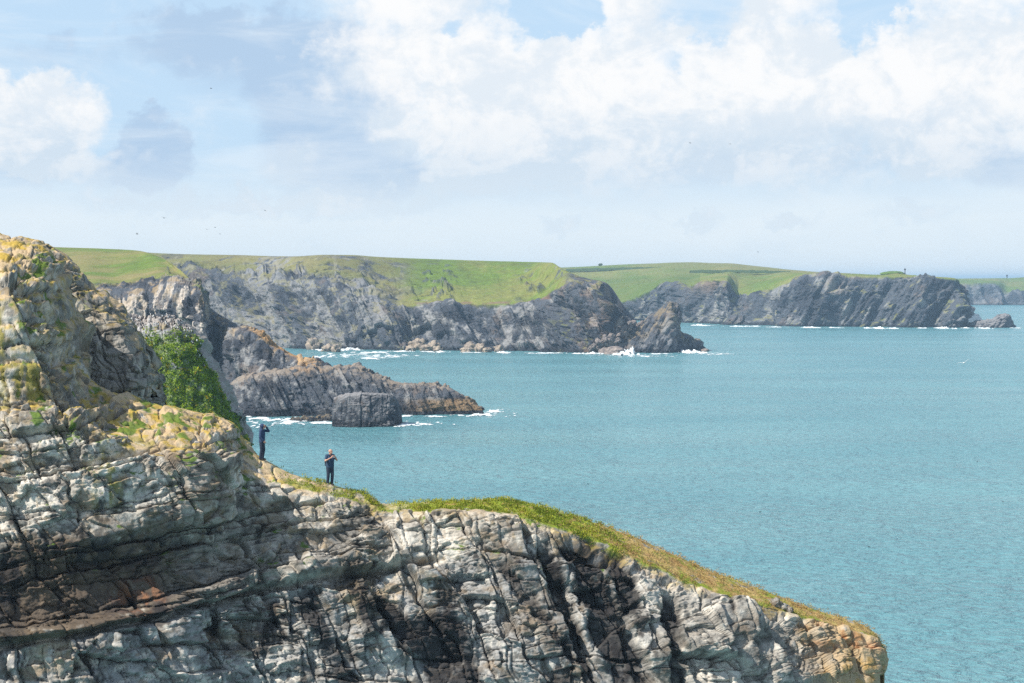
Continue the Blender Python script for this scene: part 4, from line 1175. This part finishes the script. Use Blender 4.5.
def build_birds(stack_Q, stack_top):
    st = bird_mesh('standing'); fl = bird_mesh('floating'); fy = bird_mesh('flying'); gu = bird_mesh('gull')
    r = random.Random(3)
    for i in range(190):
        p = stack_Q[stack_top[r.randrange(len(stack_top))]]
        o = link('guillemot', st, loc=(float(p[0]), float(p[1]), float(p[2]) - .02)); o.rotation_euler = (0, 0, r.uniform(0, 6.28))
        s = r.uniform(.9, 1.3); o.scale = (s, s, s)
        tag(o, 'small dark and white seabird standing in the colony on top of the whitish stack', 'seabird', 'seabird colony on the stack top')
    for px, py, Y, hd in [(211, 88.5, 330, .4), (164, 218, 260, 1.2), (137, 234, 260, .3), (207, 229.5, 380, 2.0), (215, 227.5, 400, .2), (220, 234, 380, 1.0), (265, 210.5, 380, .8), (758, 252, 420, .2), (690, 143, 360, .5), (730, 144, 380, .9)]:
        o = link('seabird', fy, loc=W(px, py, Y)); o.rotation_euler = (.25, .1, hd); o.scale = (.6, .6, .6)
        tag(o, 'tiny dark seabird flying against the pale sky', 'seabird', 'birds flying in the distance')
    g = link('gull', gu, loc=W(964, 363, 330)); g.rotation_euler = (-.35, 0, 1.35); g.scale = (1.9, 1.9, 1.9)
    tag(g, 'white gull gliding low over the water on the right of the bay', 'gull')
    for px, py in [(588, 484), (869, 547), (977, 462), (903, 404), (760, 512), (1003, 502)]:
        Y = YB(py); o = link('floating_bird', fl, loc=((px - 512) / F * Y, Y, -.02)); o.rotation_euler = (0, 0, r.uniform(0, 6)); o.scale = (.9, .9, .9)
        tag(o, 'tiny dark seabird floating on the open water', 'seabird', 'birds floating on the sea')


# ------------------------------------------------------------------ people
def capsule_chain(bm, pts, seg=14):
    """pts: list of (Vector, radius) -> tapered capsules between neighbours, all closed."""
    for (a, ra), (b, rb) in zip(pts[:-1], pts[1:]):
        a, b = Vector(a), Vector(b)
        ax = (b - a); L = ax.length
        z = ax.normalized() if L > 1e-6 else Vector((0, 0, 1))
        rot = z.to_track_quat('Z', 'Y').to_matrix()
        rings = []
        for e in range(-4, 1):
            t = e / 4 * math.pi / 2
            rings.append((ra * math.sin(t), ra * math.cos(t)))
        for e in range(0, 5):
            t = e / 4 * math.pi / 2
            rings.append((L + rb * math.sin(t), rb * math.cos(t)))
        vs = []
        for h, r in rings:
            r = max(r, 1e-4)
            vs.append([bm.verts.new(a + rot @ Vector((r * math.cos(2 * math.pi * k / seg), r * math.sin(2 * math.pi * k / seg), h))) for k in range(seg)])
        for i in range(len(vs) - 1):
            for k in range(seg):
                bm.faces.new((vs[i][k], vs[i][(k + 1) % seg], vs[i + 1][(k + 1) % seg], vs[i + 1][k]))
        bm.faces.new(vs[0][::-1]); bm.faces.new(vs[-1])


def ellipsoid(bm, c, r, rot=(0, 0, 0)):
    from mathutils import Euler
    mtx = Matrix.Translation(c) @ Euler(rot).to_matrix().to_4x4() @ Matrix.Diagonal((r[0], r[1], r[2], 1))
    bmesh.ops.create_icosphere(bm, subdivisions=3, radius=1.0, matrix=mtx)


def hand(bm, wrist, d, palm_n, side, curl=.5):
    """Palm, four unequal bent fingers and a thumb; d = finger direction, palm_n = palm normal, side = thumb side."""
    wrist, d, palm_n, side = Vector(wrist), Vector(d).normalized(), Vector(palm_n).normalized(), Vector(side).normalized()
    for k in range(4):
        o = side * (.03 - .02 * k)
        capsule_chain(bm, [(wrist + o * .5, .019), (wrist + d * .085 + o, .0135)], 8)
        L = [.072, .082, .076, .058][k]
        a = wrist + d * .085 + o
        b = a + (d * math.cos(curl * .7) + palm_n * math.sin(curl * .7)) * L * .5
        c = b + (d * math.cos(curl * 1.7) + palm_n * math.sin(curl * 1.7)) * L * .3
        e = c + (d * math.cos(curl * 2.5) + palm_n * math.sin(curl * 2.5)) * L * .25
        capsule_chain(bm, [(a, .0105), (b, .0098), (c, .009), (e, .008)], 8)
    t0 = wrist + d * .03 + side * .03
    t1 = t0 + (side * .7 + d * .6 + palm_n * .3).normalized() * .045
    t2 = t1 + (side * .25 + d * .9 + palm_n * .4).normalized() * .035
    capsule_chain(bm, [(t0, .0145), (t1, .0118), (t2, .0095)], 8)


def remeshed(name, bm, voxel, mat, parent=None, smooth_it=4):
    bmesh.ops.recalc_face_normals(bm, faces=bm.faces)
    me = bpy.data.meshes.new(name); bm.to_mesh(me); bm.free()
    o = bpy.data.objects.new(name, me); COL.objects.link(o)
    md = o.modifiers.new('r', 'REMESH'); md.mode = 'VOXEL'; md.voxel_size = voxel; md.use_smooth_shade = True
    if smooth_it:
        s = o.modifiers.new('s', 'SMOOTH'); s.factor = .5; s.iterations = smooth_it
    dg = bpy.context.evaluated_depsgraph_get()
    nm = bpy.data.meshes.new_from_object(o.evaluated_get(dg))
    o.modifiers.clear(); o.data = nm
    nm.name = name
    nm.materials.clear(); nm.materials.append(mat)
    for p in nm.polygons: p.use_smooth = True
    if parent is not None: o.parent = parent
    return o


def build_person(loc, rz, arms, label, sleeves, hood, mats, hscale=1.0, stance=0.0, head_turn=0.0, head_drop=0.0):
    skin, topm, legm, shoem = mats
    hip = {s: Vector((0, .085 * s, .94)) for s in (1, -1)}
    knee = {1: Vector((.03 + stance, .095, .50)), -1: Vector((.015 - stance * .4, -.095, .50))}
    ank = {1: Vector((-.03 + stance, .10, .085)), -1: Vector((-.03 - stance, -.10, .085))}
    sh = {s: Vector((-.015, .175 * s, 1.425)) for s in (1, -1)}
    bm = bmesh.new()
    # torso, neck
    for s in (1, -1):
        capsule_chain(bm, [((0, .07 * s, .95), .105), ((.005, .065 * s, 1.10), .095), ((.01, .085 * s, 1.28), .105), ((-.005, .10 * s, 1.39), .075)])
        capsule_chain(bm, [((-.005, .06 * s, 1.43), .055), (sh[s], .058)])
        capsule_chain(bm, [(hip[s], .088), (knee[s], .056), (ank[s], .040)])
        capsule_chain(bm, [(ank[s] + Vector((-.03, 0, -.04)), .038), (ank[s] + Vector((.13, .01 * s, -.055)), .03)])
        el, wr, hd, pn, sd, curl = arms[s]
        capsule_chain(bm, [(sh[s], .052), (el, .038)]); capsule_chain(bm, [(el, .040), (wr, .026)])
        hand(bm, wr, hd, pn, sd, curl)
    hc = Vector((.05, 0, 1.635 - head_drop))
    R = Matrix.Rotation(head_turn, 3, 'Z')
    def hp(x, y, z): return hc + R @ Vector((x, y, z))
    capsule_chain(bm, [((-.01, 0, 1.44), .062), ((.02, 0, 1.55 - head_drop * .5), .055)])
    ellipsoid(bm, hp(-.012, 0, .025), (.097, .077, .092), (0, 0, head_turn))
    ellipsoid(bm, hp(.025, 0, -.045), (.068, .056, .072), (0, 0, head_turn))
    capsule_chain(bm, [(hp(.088, 0, .01), .010), (hp(.108, 0, -.022), .014)])            # nose
    for s in (1, -1):
        ellipsoid(bm, hp(-.01, .078 * s, -.005), (.022, .012, .033), (0, 0, head_turn))  # ears
        capsule_chain(bm, [(hp(.084, .018 * s, .022), .008), (hp(.076, .045 * s, .020), .008)])   # brows
    capsule_chain(bm, [(hp(.088, -.02, -.062), .009), (hp(.092, 0, -.062), .010), (hp(.088, .02, -.062), .009)])  # lips
    body = remeshed('person', bm, .0065, skin, None, 3)
    # eyes and mouth
    bm = bmesh.new()
    for s in (1, -1): ellipsoid(bm, hp(.079, .031 * s, .003), (.011, .013, .009))
    me = bpy.data.meshes.new('eyes'); bm.to_mesh(me); bm.free(); me.materials.append(M_EYE); link('eyes', me, body)
    # top
    bm = bmesh.new()
    for s in (1, -1):
        capsule_chain(bm, [((0, .072 * s, .90), .125), ((.005, .07 * s, 1.08), .122), ((.012, .085 * s, 1.28), .122), ((-.008, .095 * s, 1.40), .088)])
        capsule_chain(bm, [((-.005, .05 * s, 1.44), .068), (sh[s], .074)])
        el, wr = Vector(arms[s][0]), Vector(arms[s][1])
        if sleeves == 'long':
            capsule_chain(bm, [(sh[s], .074), (el, .058)]); capsule_chain(bm, [(el, .060), (el.lerp(wr, .93), .045)])
        else:
            capsule_chain(bm, [(sh[s], .072), (sh[s].lerp(el, .62), .062)])
    if hood:
        ellipsoid(bm, hp(-.042, 0, .022), (.112, .104, .118), (0, .15, 0))
        capsule_chain(bm, [((-.03, 0, 1.45), .09), ((-.02, 0, 1.56), .085)])
    remeshed('jacket' if hood else 'shirt', bm, .012, topm, body, 4)
    bm = bmesh.new()
    for s in (1, -1):
        capsule_chain(bm, [((0, .055 * s, .96), .115), (hip[s] + Vector((-.005, 0, -.03)), .108), (knee[s], .076), (ank[s] + Vector((.0, 0, .0)), .064)])
    remeshed('trousers', bm, .012, legm, body, 3)
    for s in (1, -1):
        bm = bmesh.new()
        a = ank[s]
        capsule_chain(bm, [(a + Vector((-.035, 0, -.035)), .048), (a + Vector((.07, .004 * s, -.045)), .045), (a + Vector((.14, .01 * s, -.053)), .036)])
        remeshed('shoe', bm, .009, shoem, body, 2)
    body.location = loc; body.rotation_euler = (0, 0, rz); body.scale = (hscale * 1.1, hscale * 1.1, hscale * 1.03)
    return tag(body, label, 'person'), hp


M_SKIN = plain_material('skin', (.52, .29, .21), .55, 25, .08)
M_NAVY = plain_material('navy_cloth', (.035, .060, .125), .85, 30, .35)
M_NAVY2 = plain_material('navy_shirt', (.035, .065, .115), .85, 30, .35)
M_TROUSER = plain_material('dark_trousers', (.030, .042, .070), .85, 30, .3)
M_SHOE = plain_material('dark_shoes', (.03, .028, .028), .7, 30, .3)
M_EYE = plain_material('eye', (.03, .02, .018), .3, 30, .1)
M_PACK = plain_material('pack_cloth', (.02, .025, .04), .8, 30, .3)
M_STRAP = plain_material('strap_cloth', (.03, .10, .22), .8, 30, .3)
M_PHONE = plain_material('phone_case', (.65, .63, .62), .4, 30, .1)
M_SCREEN = plain_material('phone_screen', (.02, .02, .025), .15, 30, .1)


def ground_point(G, vv, px, v):
    """Point of the headland surface nearest to the photo column px on profile row v."""
    j = int(np.argmin(np.abs(vv - v)))
    A = G[:, j]; u = 512 + F * A[:, 0] / A[:, 1]
    i = int(np.argmin(np.abs(u - px) + 1000 * (A[:, 0] < -30)))
    blk = G[max(0, i - 4):i + 5, max(0, j - 6):j + 7].reshape(-1, 3)
    return A[i], float(blk[:, 2].mean())


def build_people(G, vv):
    g, z = ground_point(G, vv, 262.5, 5.75)
    arms = {1: ((.26, .20, 1.385), (.19, .085, 1.595), (-.35, -.45, .55), (-.6, -.2, -.6), (-.6, .3, -.7), .25),
            -1: ((-.03, -.255, 1.14), (.12, -.225, .945), (.55, .1, -.75), (0, .9, .1), (.7, .2, .5), .5)}
    build_person((float(g[0]), float(g[1]), z - .02), -.1, arms, 'hooded figure in a navy jacket facing right, one hand raised to the brow', 'long', True, (M_SKIN, M_NAVY, M_TROUSER, M_SHOE), .99, .03)
    g, z = ground_point(G, vv, 329.5, 5.7)
    th = -.95
    arms = {1: ((.10, .30, 1.20), (.28, .12, 1.35), (.35, -.35, .45), (-.2, -.8, .1), (0, -.2, 1), .7),
            -1: ((.10, -.30, 1.20), (.28, -.12, 1.35), (.35, .35, .45), (-.2, .8, .1), (0, .2, 1), .7)}
    loc = (float(g[0]), float(g[1]), z - .02)
    build_person(loc, th, arms, 'bald person in a navy short-sleeved top holding a small pale device in both hands', 'short', False, (M_SKIN, M_NAVY2, M_TROUSER, M_SHOE), 1.0, .02, .35, .01)
    R = Matrix.Rotation(th, 3, 'Z'); L = Vector(loc)
    def at(x, y, z): return L + R @ Vector((x, y, z))
    # the device
    bm = bmesh.new(); bmesh.ops.create_cube(bm, size=1, matrix=Matrix.Diagonal((.012, .155, .078, 1)))
    bmesh.ops.bevel(bm, geom=bm.edges[:], offset=.004, segments=2, affect='EDGES')
    me = bpy.data.meshes.new('phone'); bm.to_mesh(me); bm.free(); me.materials.append(M_PHONE)
    ph = link('phone', me, loc=at(.35, 0, 1.435)); ph.rotation_euler = (0, -.25, th)
    tag(ph, 'small pale phone held up in both hands by the bald person', 'phone')
    bm = bmesh.new(); bmesh.ops.create_cube(bm, size=1, matrix=Matrix.Translation((-.0068, 0, 0)) @ Matrix.Diagonal((.002, .14, .066, 1)))
    me = bpy.data.meshes.new('screen'); bm.to_mesh(me); bm.free(); me.materials.append(M_SCREEN); link('screen', me, ph)
    # backpack with straps
    bm = bmesh.new()
    for s in (1, -1): capsule_chain(bm, [((0, .07 * s, 0), .10), ((-.02, .07 * s, .18), .105), ((.01, .06 * s, .36), .08)])
    pk = remeshed('backpack', bm, .014, M_PACK, None, 4)
    pk.location = at(-.20, 0, 1.02); pk.rotation_euler = (0, 0, th)
    tag(pk, 'dark backpack worn by the bald person with the phone', 'backpack')
    for s in (1, -1):
        bm = bmesh.new()
        capsule_chain(bm, [((.06, .10 * s, .33), .02), ((.16, .115 * s, .465), .02), ((.29, .115 * s, .40), .02), ((.335, .105 * s, .22), .02), ((.30, .14 * s, .06), .018), ((.12, .19 * s, .0), .018), ((0, .13 * s, .0), .018)], 8)
        remeshed('strap', bm, .010, M_STRAP, pk, 2)


# ------------------------------------------------------------------ sky, air, light, camera
SUN_EL, SUN_DIR = 48.0, Vector((-.82, -.50, 0)).normalized()   # direction towards the sun, in plan


def build_world():
    w = bpy.data.worlds.new('World'); SC.world = w; w.use_nodes = True
    w.node_tree.nodes.clear(); k = NT(w.node_tree)
    out = k.node('ShaderNodeOutputWorld'); bg = k.node('ShaderNodeBackground')
    sky = k.node('ShaderNodeTexSky', sky_type='NISHITA'); sky.sun_disc = False
    sky.sun_elevation = math.radians(SUN_EL); sky.sun_rotation = math.atan2(SUN_DIR.x, SUN_DIR.y)
    sky.altitude = 30; sky.air_density = 1.0; sky.dust_density = .6; sky.ozone_density = 1.0
    d = k.node('ShaderNodeTexCoord').outputs['Generated']
    sx = k.node('ShaderNodeSeparateXYZ'); k.l.new(d, sx.inputs[0])
    x, y, z = sx.outputs
    # azimuth and altitude of the ray, in tenths of a degree or so (one unit = 1/1991 rad)
    U = k.m('MULTIPLY_ADD', k.m('ARCTAN2', x, y), F, 512.0)
    Vv = k.m('MULTIPLY_ADD', k.m('ARCSINE', z), -F, 280.0)
    cb = k.node('ShaderNodeCombineXYZ'); k.l.new(U, cb.inputs[0]); k.l.new(Vv, cb.inputs[1])
    P = cb.outputs[0]
    na = k.noise(vmul(k, P, (1, 1.15, 1)), .011, 7, .58); nb = k.noise(vmul(k, P, (1, 1.2, 1)), .03, 6, .6)
    nx = k.m('MULTIPLY', k.m('SUBTRACT', na, .5), 110.0); ny = k.m('MULTIPLY', k.m('SUBTRACT', nb, .5), 70.0)
    Uw = k.m('ADD', U, nx); Vw = k.m('ADD', Vv, ny)
    def blob(lst, U=Uw, V=Vw):
        tot = None
        for cu, cv, ru, rv, wt in lst:
            a = k.m('MULTIPLY', k.m('SUBTRACT', U, cu), 1.0 / ru); b = k.m('MULTIPLY', k.m('SUBTRACT', V, cv), 1.0 / rv)
            e = k.m('SUBTRACT', 1.0, k.m('ADD', k.m('MULTIPLY', a, a), k.m('MULTIPLY', b, b)), clamp=True)
            e = k.m('MULTIPLY', e, wt)
            tot = e if tot is None else k.m('ADD', tot, e)
        return tot
    # veil: pale blue towards the horizon everywhere
    veil = k.ss(Vv, -1500.0, 100.0, .1, .88)
    col = k.mix(veil, sky.outputs[0], VEIL)
    # soft grey-blue clouds
    gb = blob([(255, 60, 120, 60, .7), (160, 150, 46, 48, 1.9), (120, 170, 70, 30, .7), (330, 120, 100, 100, 1.3), (365, 168, 62, 40, 1.4), (200, 40, 90, 40, .8), (330, 60, 90, 70, .8), (30, 165, 60, 35, .8), (985, 165, 80, 34, 1.1), (560, 130, 70, 50, .5), (800, 160, 150, 26, .7), (650, 170, 120, 26, .6), (60, 60, 120, 25, .5), (440, 180, 90, 26, .5)])
    wide = k.ss(k.noise(vmul(k, P, (1, 2.0, 1)), .0028, 5, .55), .5, .75)
    below = k.ss(Vv, -300.0, -60.0, 1.0, 0.0)
    gmask = k.ss(k.m('ADD', gb, k.m('MULTIPLY', k.m('SUBTRACT', nb, .5), 1.1)), .12, .95)
    col = k.mix(k.m('MULTIPLY', gmask, .92), col, GREYCLOUD)
    # cumulus
    wb = blob([(430, 60, 130, 95, 1.1), (540, 110, 130, 75, .9), (640, 70, 150, 100, 1.1), (760, 60, 110, 110, .8), (820, 100, 150, 75, 1.0), (940, 70, 110, 95, 1.2), (930, 145, 60, 42, 1.2), (570, 160, 46, 40, .9), (480, 150, 90, 50, .6), (430, 140, 60, 60, .5), (700, 140, 120, 50, .5),
               (16, 128, 64, 56, 1.8), (70, 116, 38, 52, 1.6), (55, 165, 70, 26, .8), (85, 170, 90, 26, .4), (290, 165, 40, 36, .6), (1040, 100, 100, 90, 1.0), (680, -60, 260, 90, 1.2), (1000, -80, 160, 110, 1.1), (400, -60, 120, 90, .9), (620, 175, 260, 40, .5), (880, 180, 180, 36, .55), (420, 190, 120, 24, .45), (560, 225, 26, 13, .95), (690, 222, 28, 10, .9), (790, 222, 34, 12, .9), (900, 215, 70, 12, .8), (200, 205, 170, 18, .75), (330, 208, 140, 16, .75)])
    hole = blob([(556, 14, 42, 30, 1.5), (705, 8, 55, 42, 1.3), (872, 6, 34, 26, 1.3), (845, 40, 20, 20, .8), (456, 30, 18, 14, .8), (665, 58, 14, 16, .6), (240, 30, 110, 40, .6)])
    dens = k.m('SUBTRACT', k.m('ADD', wb, k.m('MULTIPLY', wide, below)), hole)
    nc = k.noise(vmul(k, P, (1, 1.15, 1)), .075, 6, .62)
    dens = k.m('ADD', dens, k.m('MULTIPLY', k.m('SUBTRACT', na, .5), 1.5))
    dens = k.m('ADD', dens, k.m('MULTIPLY', k.m('SUBTRACT', nb, .5), 1.0))
    dens = k.m('ADD', dens, k.m('MULTIPLY', k.m('SUBTRACT', nc, .5), .45))
    cir = k.ss(k.noise(vmul(k, P, (.5, 2.2, 1)), .009, 8, .62, .8), .42, .70, 0.0, .42)
    col = k.mix(k.m('MULTIPLY', cir, k.ss(Vv, -200.0, 10.0)), col, CIRRUS)
    mask = k.ss(dens, .0, .80)
    thick = k.ss(dens, .35, 1.15)
    tex = k.ss(k.m('ADD', k.m('MULTIPLY', k.noise(vmul(k, P, (1, 1.3, 1)), .014, 8, .6, .6), .75), k.m('MULTIPLY', nc, .25)), .40, .60)
    base = k.ss(Vw, 90.0, 200.0)
    shade = k.m('MULTIPLY', k.m('ADD', k.m('MULTIPLY', base, .75), k.m('MULTIPLY', k.m('SUBTRACT', 1.0, tex), .60)), 1.0, clamp=True)
    wc = k.mix(shade, WHITECLOUD, GREYWHITE)
    col = k.mix(k.m('MULTIPLY', mask, k.m('MULTIPLY_ADD', thick, .35, .62)), col, wc)
    # pale band over the horizon
    hb = k.ss(Vv, 150.0, 225.0, 0.0, .75)
    hb = k.m('MULTIPLY', hb, k.m('SUBTRACT', 1.0, k.m('MULTIPLY', mask, .45)))
    col = k.mix(hb, col, HORIZON)
    k.l.new(col, bg.inputs[0]); bg.inputs[1].default_value = SKY_STRENGTH
    k.l.new(bg.outputs[0], out.inputs[0])


SKY_STRENGTH = .10
EXPOSURE = .42
VEIL = (4.2, 5.7, 7.3, 1)
GREYCLOUD = (3.5, 4.7, 6.2, 1)
WHITECLOUD = (7.5, 7.5, 7.5, 1)
GREYWHITE = (5.0, 5.85, 6.7, 1)
HORIZON = (6.45, 7.0, 7.3, 1)
CIRRUS = (6.6, 7.1, 7.5, 1)


def build_air():
    m = bpy.data.materials.new('haze'); m.use_nodes = True; m.node_tree.nodes.clear(); k = NT(m.node_tree)
    out = k.node('ShaderNodeOutputMaterial'); v = k.node('ShaderNodeVolumePrincipled')
    v.inputs['Color'].default_value = (.50, .76, 1.0, 1)
    v.inputs['Density'].default_value = HAZE
    v.inputs['Anisotropy'].default_value = 0.0
    k.l.new(v.outputs[0], out.inputs['Volume'])
    bm = bmesh.new()
    bmesh.ops.create_cube(bm, size=1, matrix=Matrix.Translation((0, 6000, 29)) @ Matrix.Diagonal((29000, 18000, 68, 1)))
    me = bpy.data.meshes.new('haze'); bm.to_mesh(me); bm.free(); me.materials.append(m)
    tag(link('haze', me), 'thin pale blue sea haze over the whole bay', 'haze', kind='stuff')


HAZE = 1.4e-4


def build_light_camera():
    s = bpy.data.lights.new('sun', 'SUN'); s.energy = 4.8; s.angle = math.radians(.53); s.color = (1.0, .95, .86)
    o = bpy.data.objects.new('sun', s); COL.objects.link(o)
    el = math.radians(SUN_EL)
    to = Vector((SUN_DIR.x * math.cos(el), SUN_DIR.y * math.cos(el), math.sin(el)))
    o.rotation_euler = to.to_track_quat('Z', 'Y').to_euler(); o.location = (0, 0, 120)
    c = bpy.data.cameras.new('camera'); co = bpy.data.objects.new('camera', c); COL.objects.link(co)
    c.sensor_width = 36; c.lens = 70; c.shift_y = -(341.5 - HZ) / 1024.0
    c.clip_start = .5; c.clip_end = 60000
    co.location = (0, 0, H); co.rotation_euler = (math.radians(90), 0, 0)
    SC.camera = co


def build_turf(G, turf, vv, px):
    nu, nv, _ = G.shape
    V = np.tile(vv, nu)
    d = (turf.ravel() ** 1.5) * sstep(3.2, 3.6, V) * (1 - sstep(6.1, 6.5, V)) + 1e-9
    # even out by the area each vertex stands for
    du = np.linalg.norm(np.gradient(G, axis=0), axis=2) * np.linalg.norm(np.gradient(G, axis=1), axis=2)
    d = d * du.ravel()
    Q = G.reshape(-1, 3); pxx = px.ravel()
    d = d * (.12 + sstep(-.1, .3, fbm(Q / .55, 3, 803)))
    dl = d * (1 - sstep(560, 640, pxx + 40 * fbm(Q / 3.0, 3, 801))); dr = d * sstep(540, 620, pxx + 40 * fbm(Q / 3.0, 3, 801))
    leaves('grass', Q, dl, 6000, (.03, .10), 'green and straw-coloured tufts of grass along the crest of the headland', 'grass', 1700, 'blade', .05, (np.array([.17, .23, .02]), np.array([.36, .37, .04]), np.array([.46, .34, .11])))
    leaves('grass', Q, dr, 3500, (.03, .07), 'brown and straw-coloured grass on the sloping seaward crest', 'grass', 1800, 'blade', .08, (np.array([.38, .24, .09]), np.array([.46, .36, .14]), np.array([.22, .28, .03])))


def main():
    build_light_camera(); build_world()
    G, N, turf, vv, px, py = build_headland()
    build_crag(); build_turf(G, turf, vv, px)
    ga = build_mainland(); build_buttress(); build_far_headland(); build_far_coast(); ge = build_sea_rocks()
    surfs = (ga, ge)
    Q, top = build_green_stack()
    build_sea(); build_surf()
    near = build_boulders(surfs)
    for i, (ppx, v, q, lab) in enumerate([(775.5, 4.3, .30, 'brown rounded stone on the turf edge near the seaward tip'), (783, 4.2, .26, 'pale flat stone beside the brown stone on the turf edge'), (789.5, 4.0, .22, 'small grey stone at the right of the pale stone on the turf edge')]):
        g, z = ground_point(G, vv, ppx, v)
        o = link('stone', near[i % 2], loc=(float(g[0]), float(g[1]), z + q * .3)); o.scale = (q,) * 3; o.rotation_euler = (0, 0, i)
        tag(o, lab, 'stone')
    build_hedges(); build_birds(Q, top); build_people(G, vv); build_air()
    SC.render.engine = 'CYCLES'
    cy = SC.cycles
    cy.sample_clamp_direct = 3.0; cy.sample_clamp_indirect = 2.5
    cy.max_bounces = 5; cy.diffuse_bounces = 3; cy.glossy_bounces = 2; cy.transmission_bounces = 2; cy.volume_bounces = 0; cy.transparent_max_bounces = 8
    cy.use_denoising = False
    try:
        cy.denoiser = 'OPENIMAGEDENOISE'; cy.denoising_input_passes = 'RGB_ALBEDO_NORMAL'; cy.denoising_prefilter = 'ACCURATE'
    except Exception:
        pass
    cy.use_adaptive_sampling = False
    vs = SC.view_settings
    vs.view_transform = 'Standard'; vs.look = 'None'; vs.gamma = 1.0; vs.use_curve_mapping = False; vs.exposure = EXPOSURE


main()
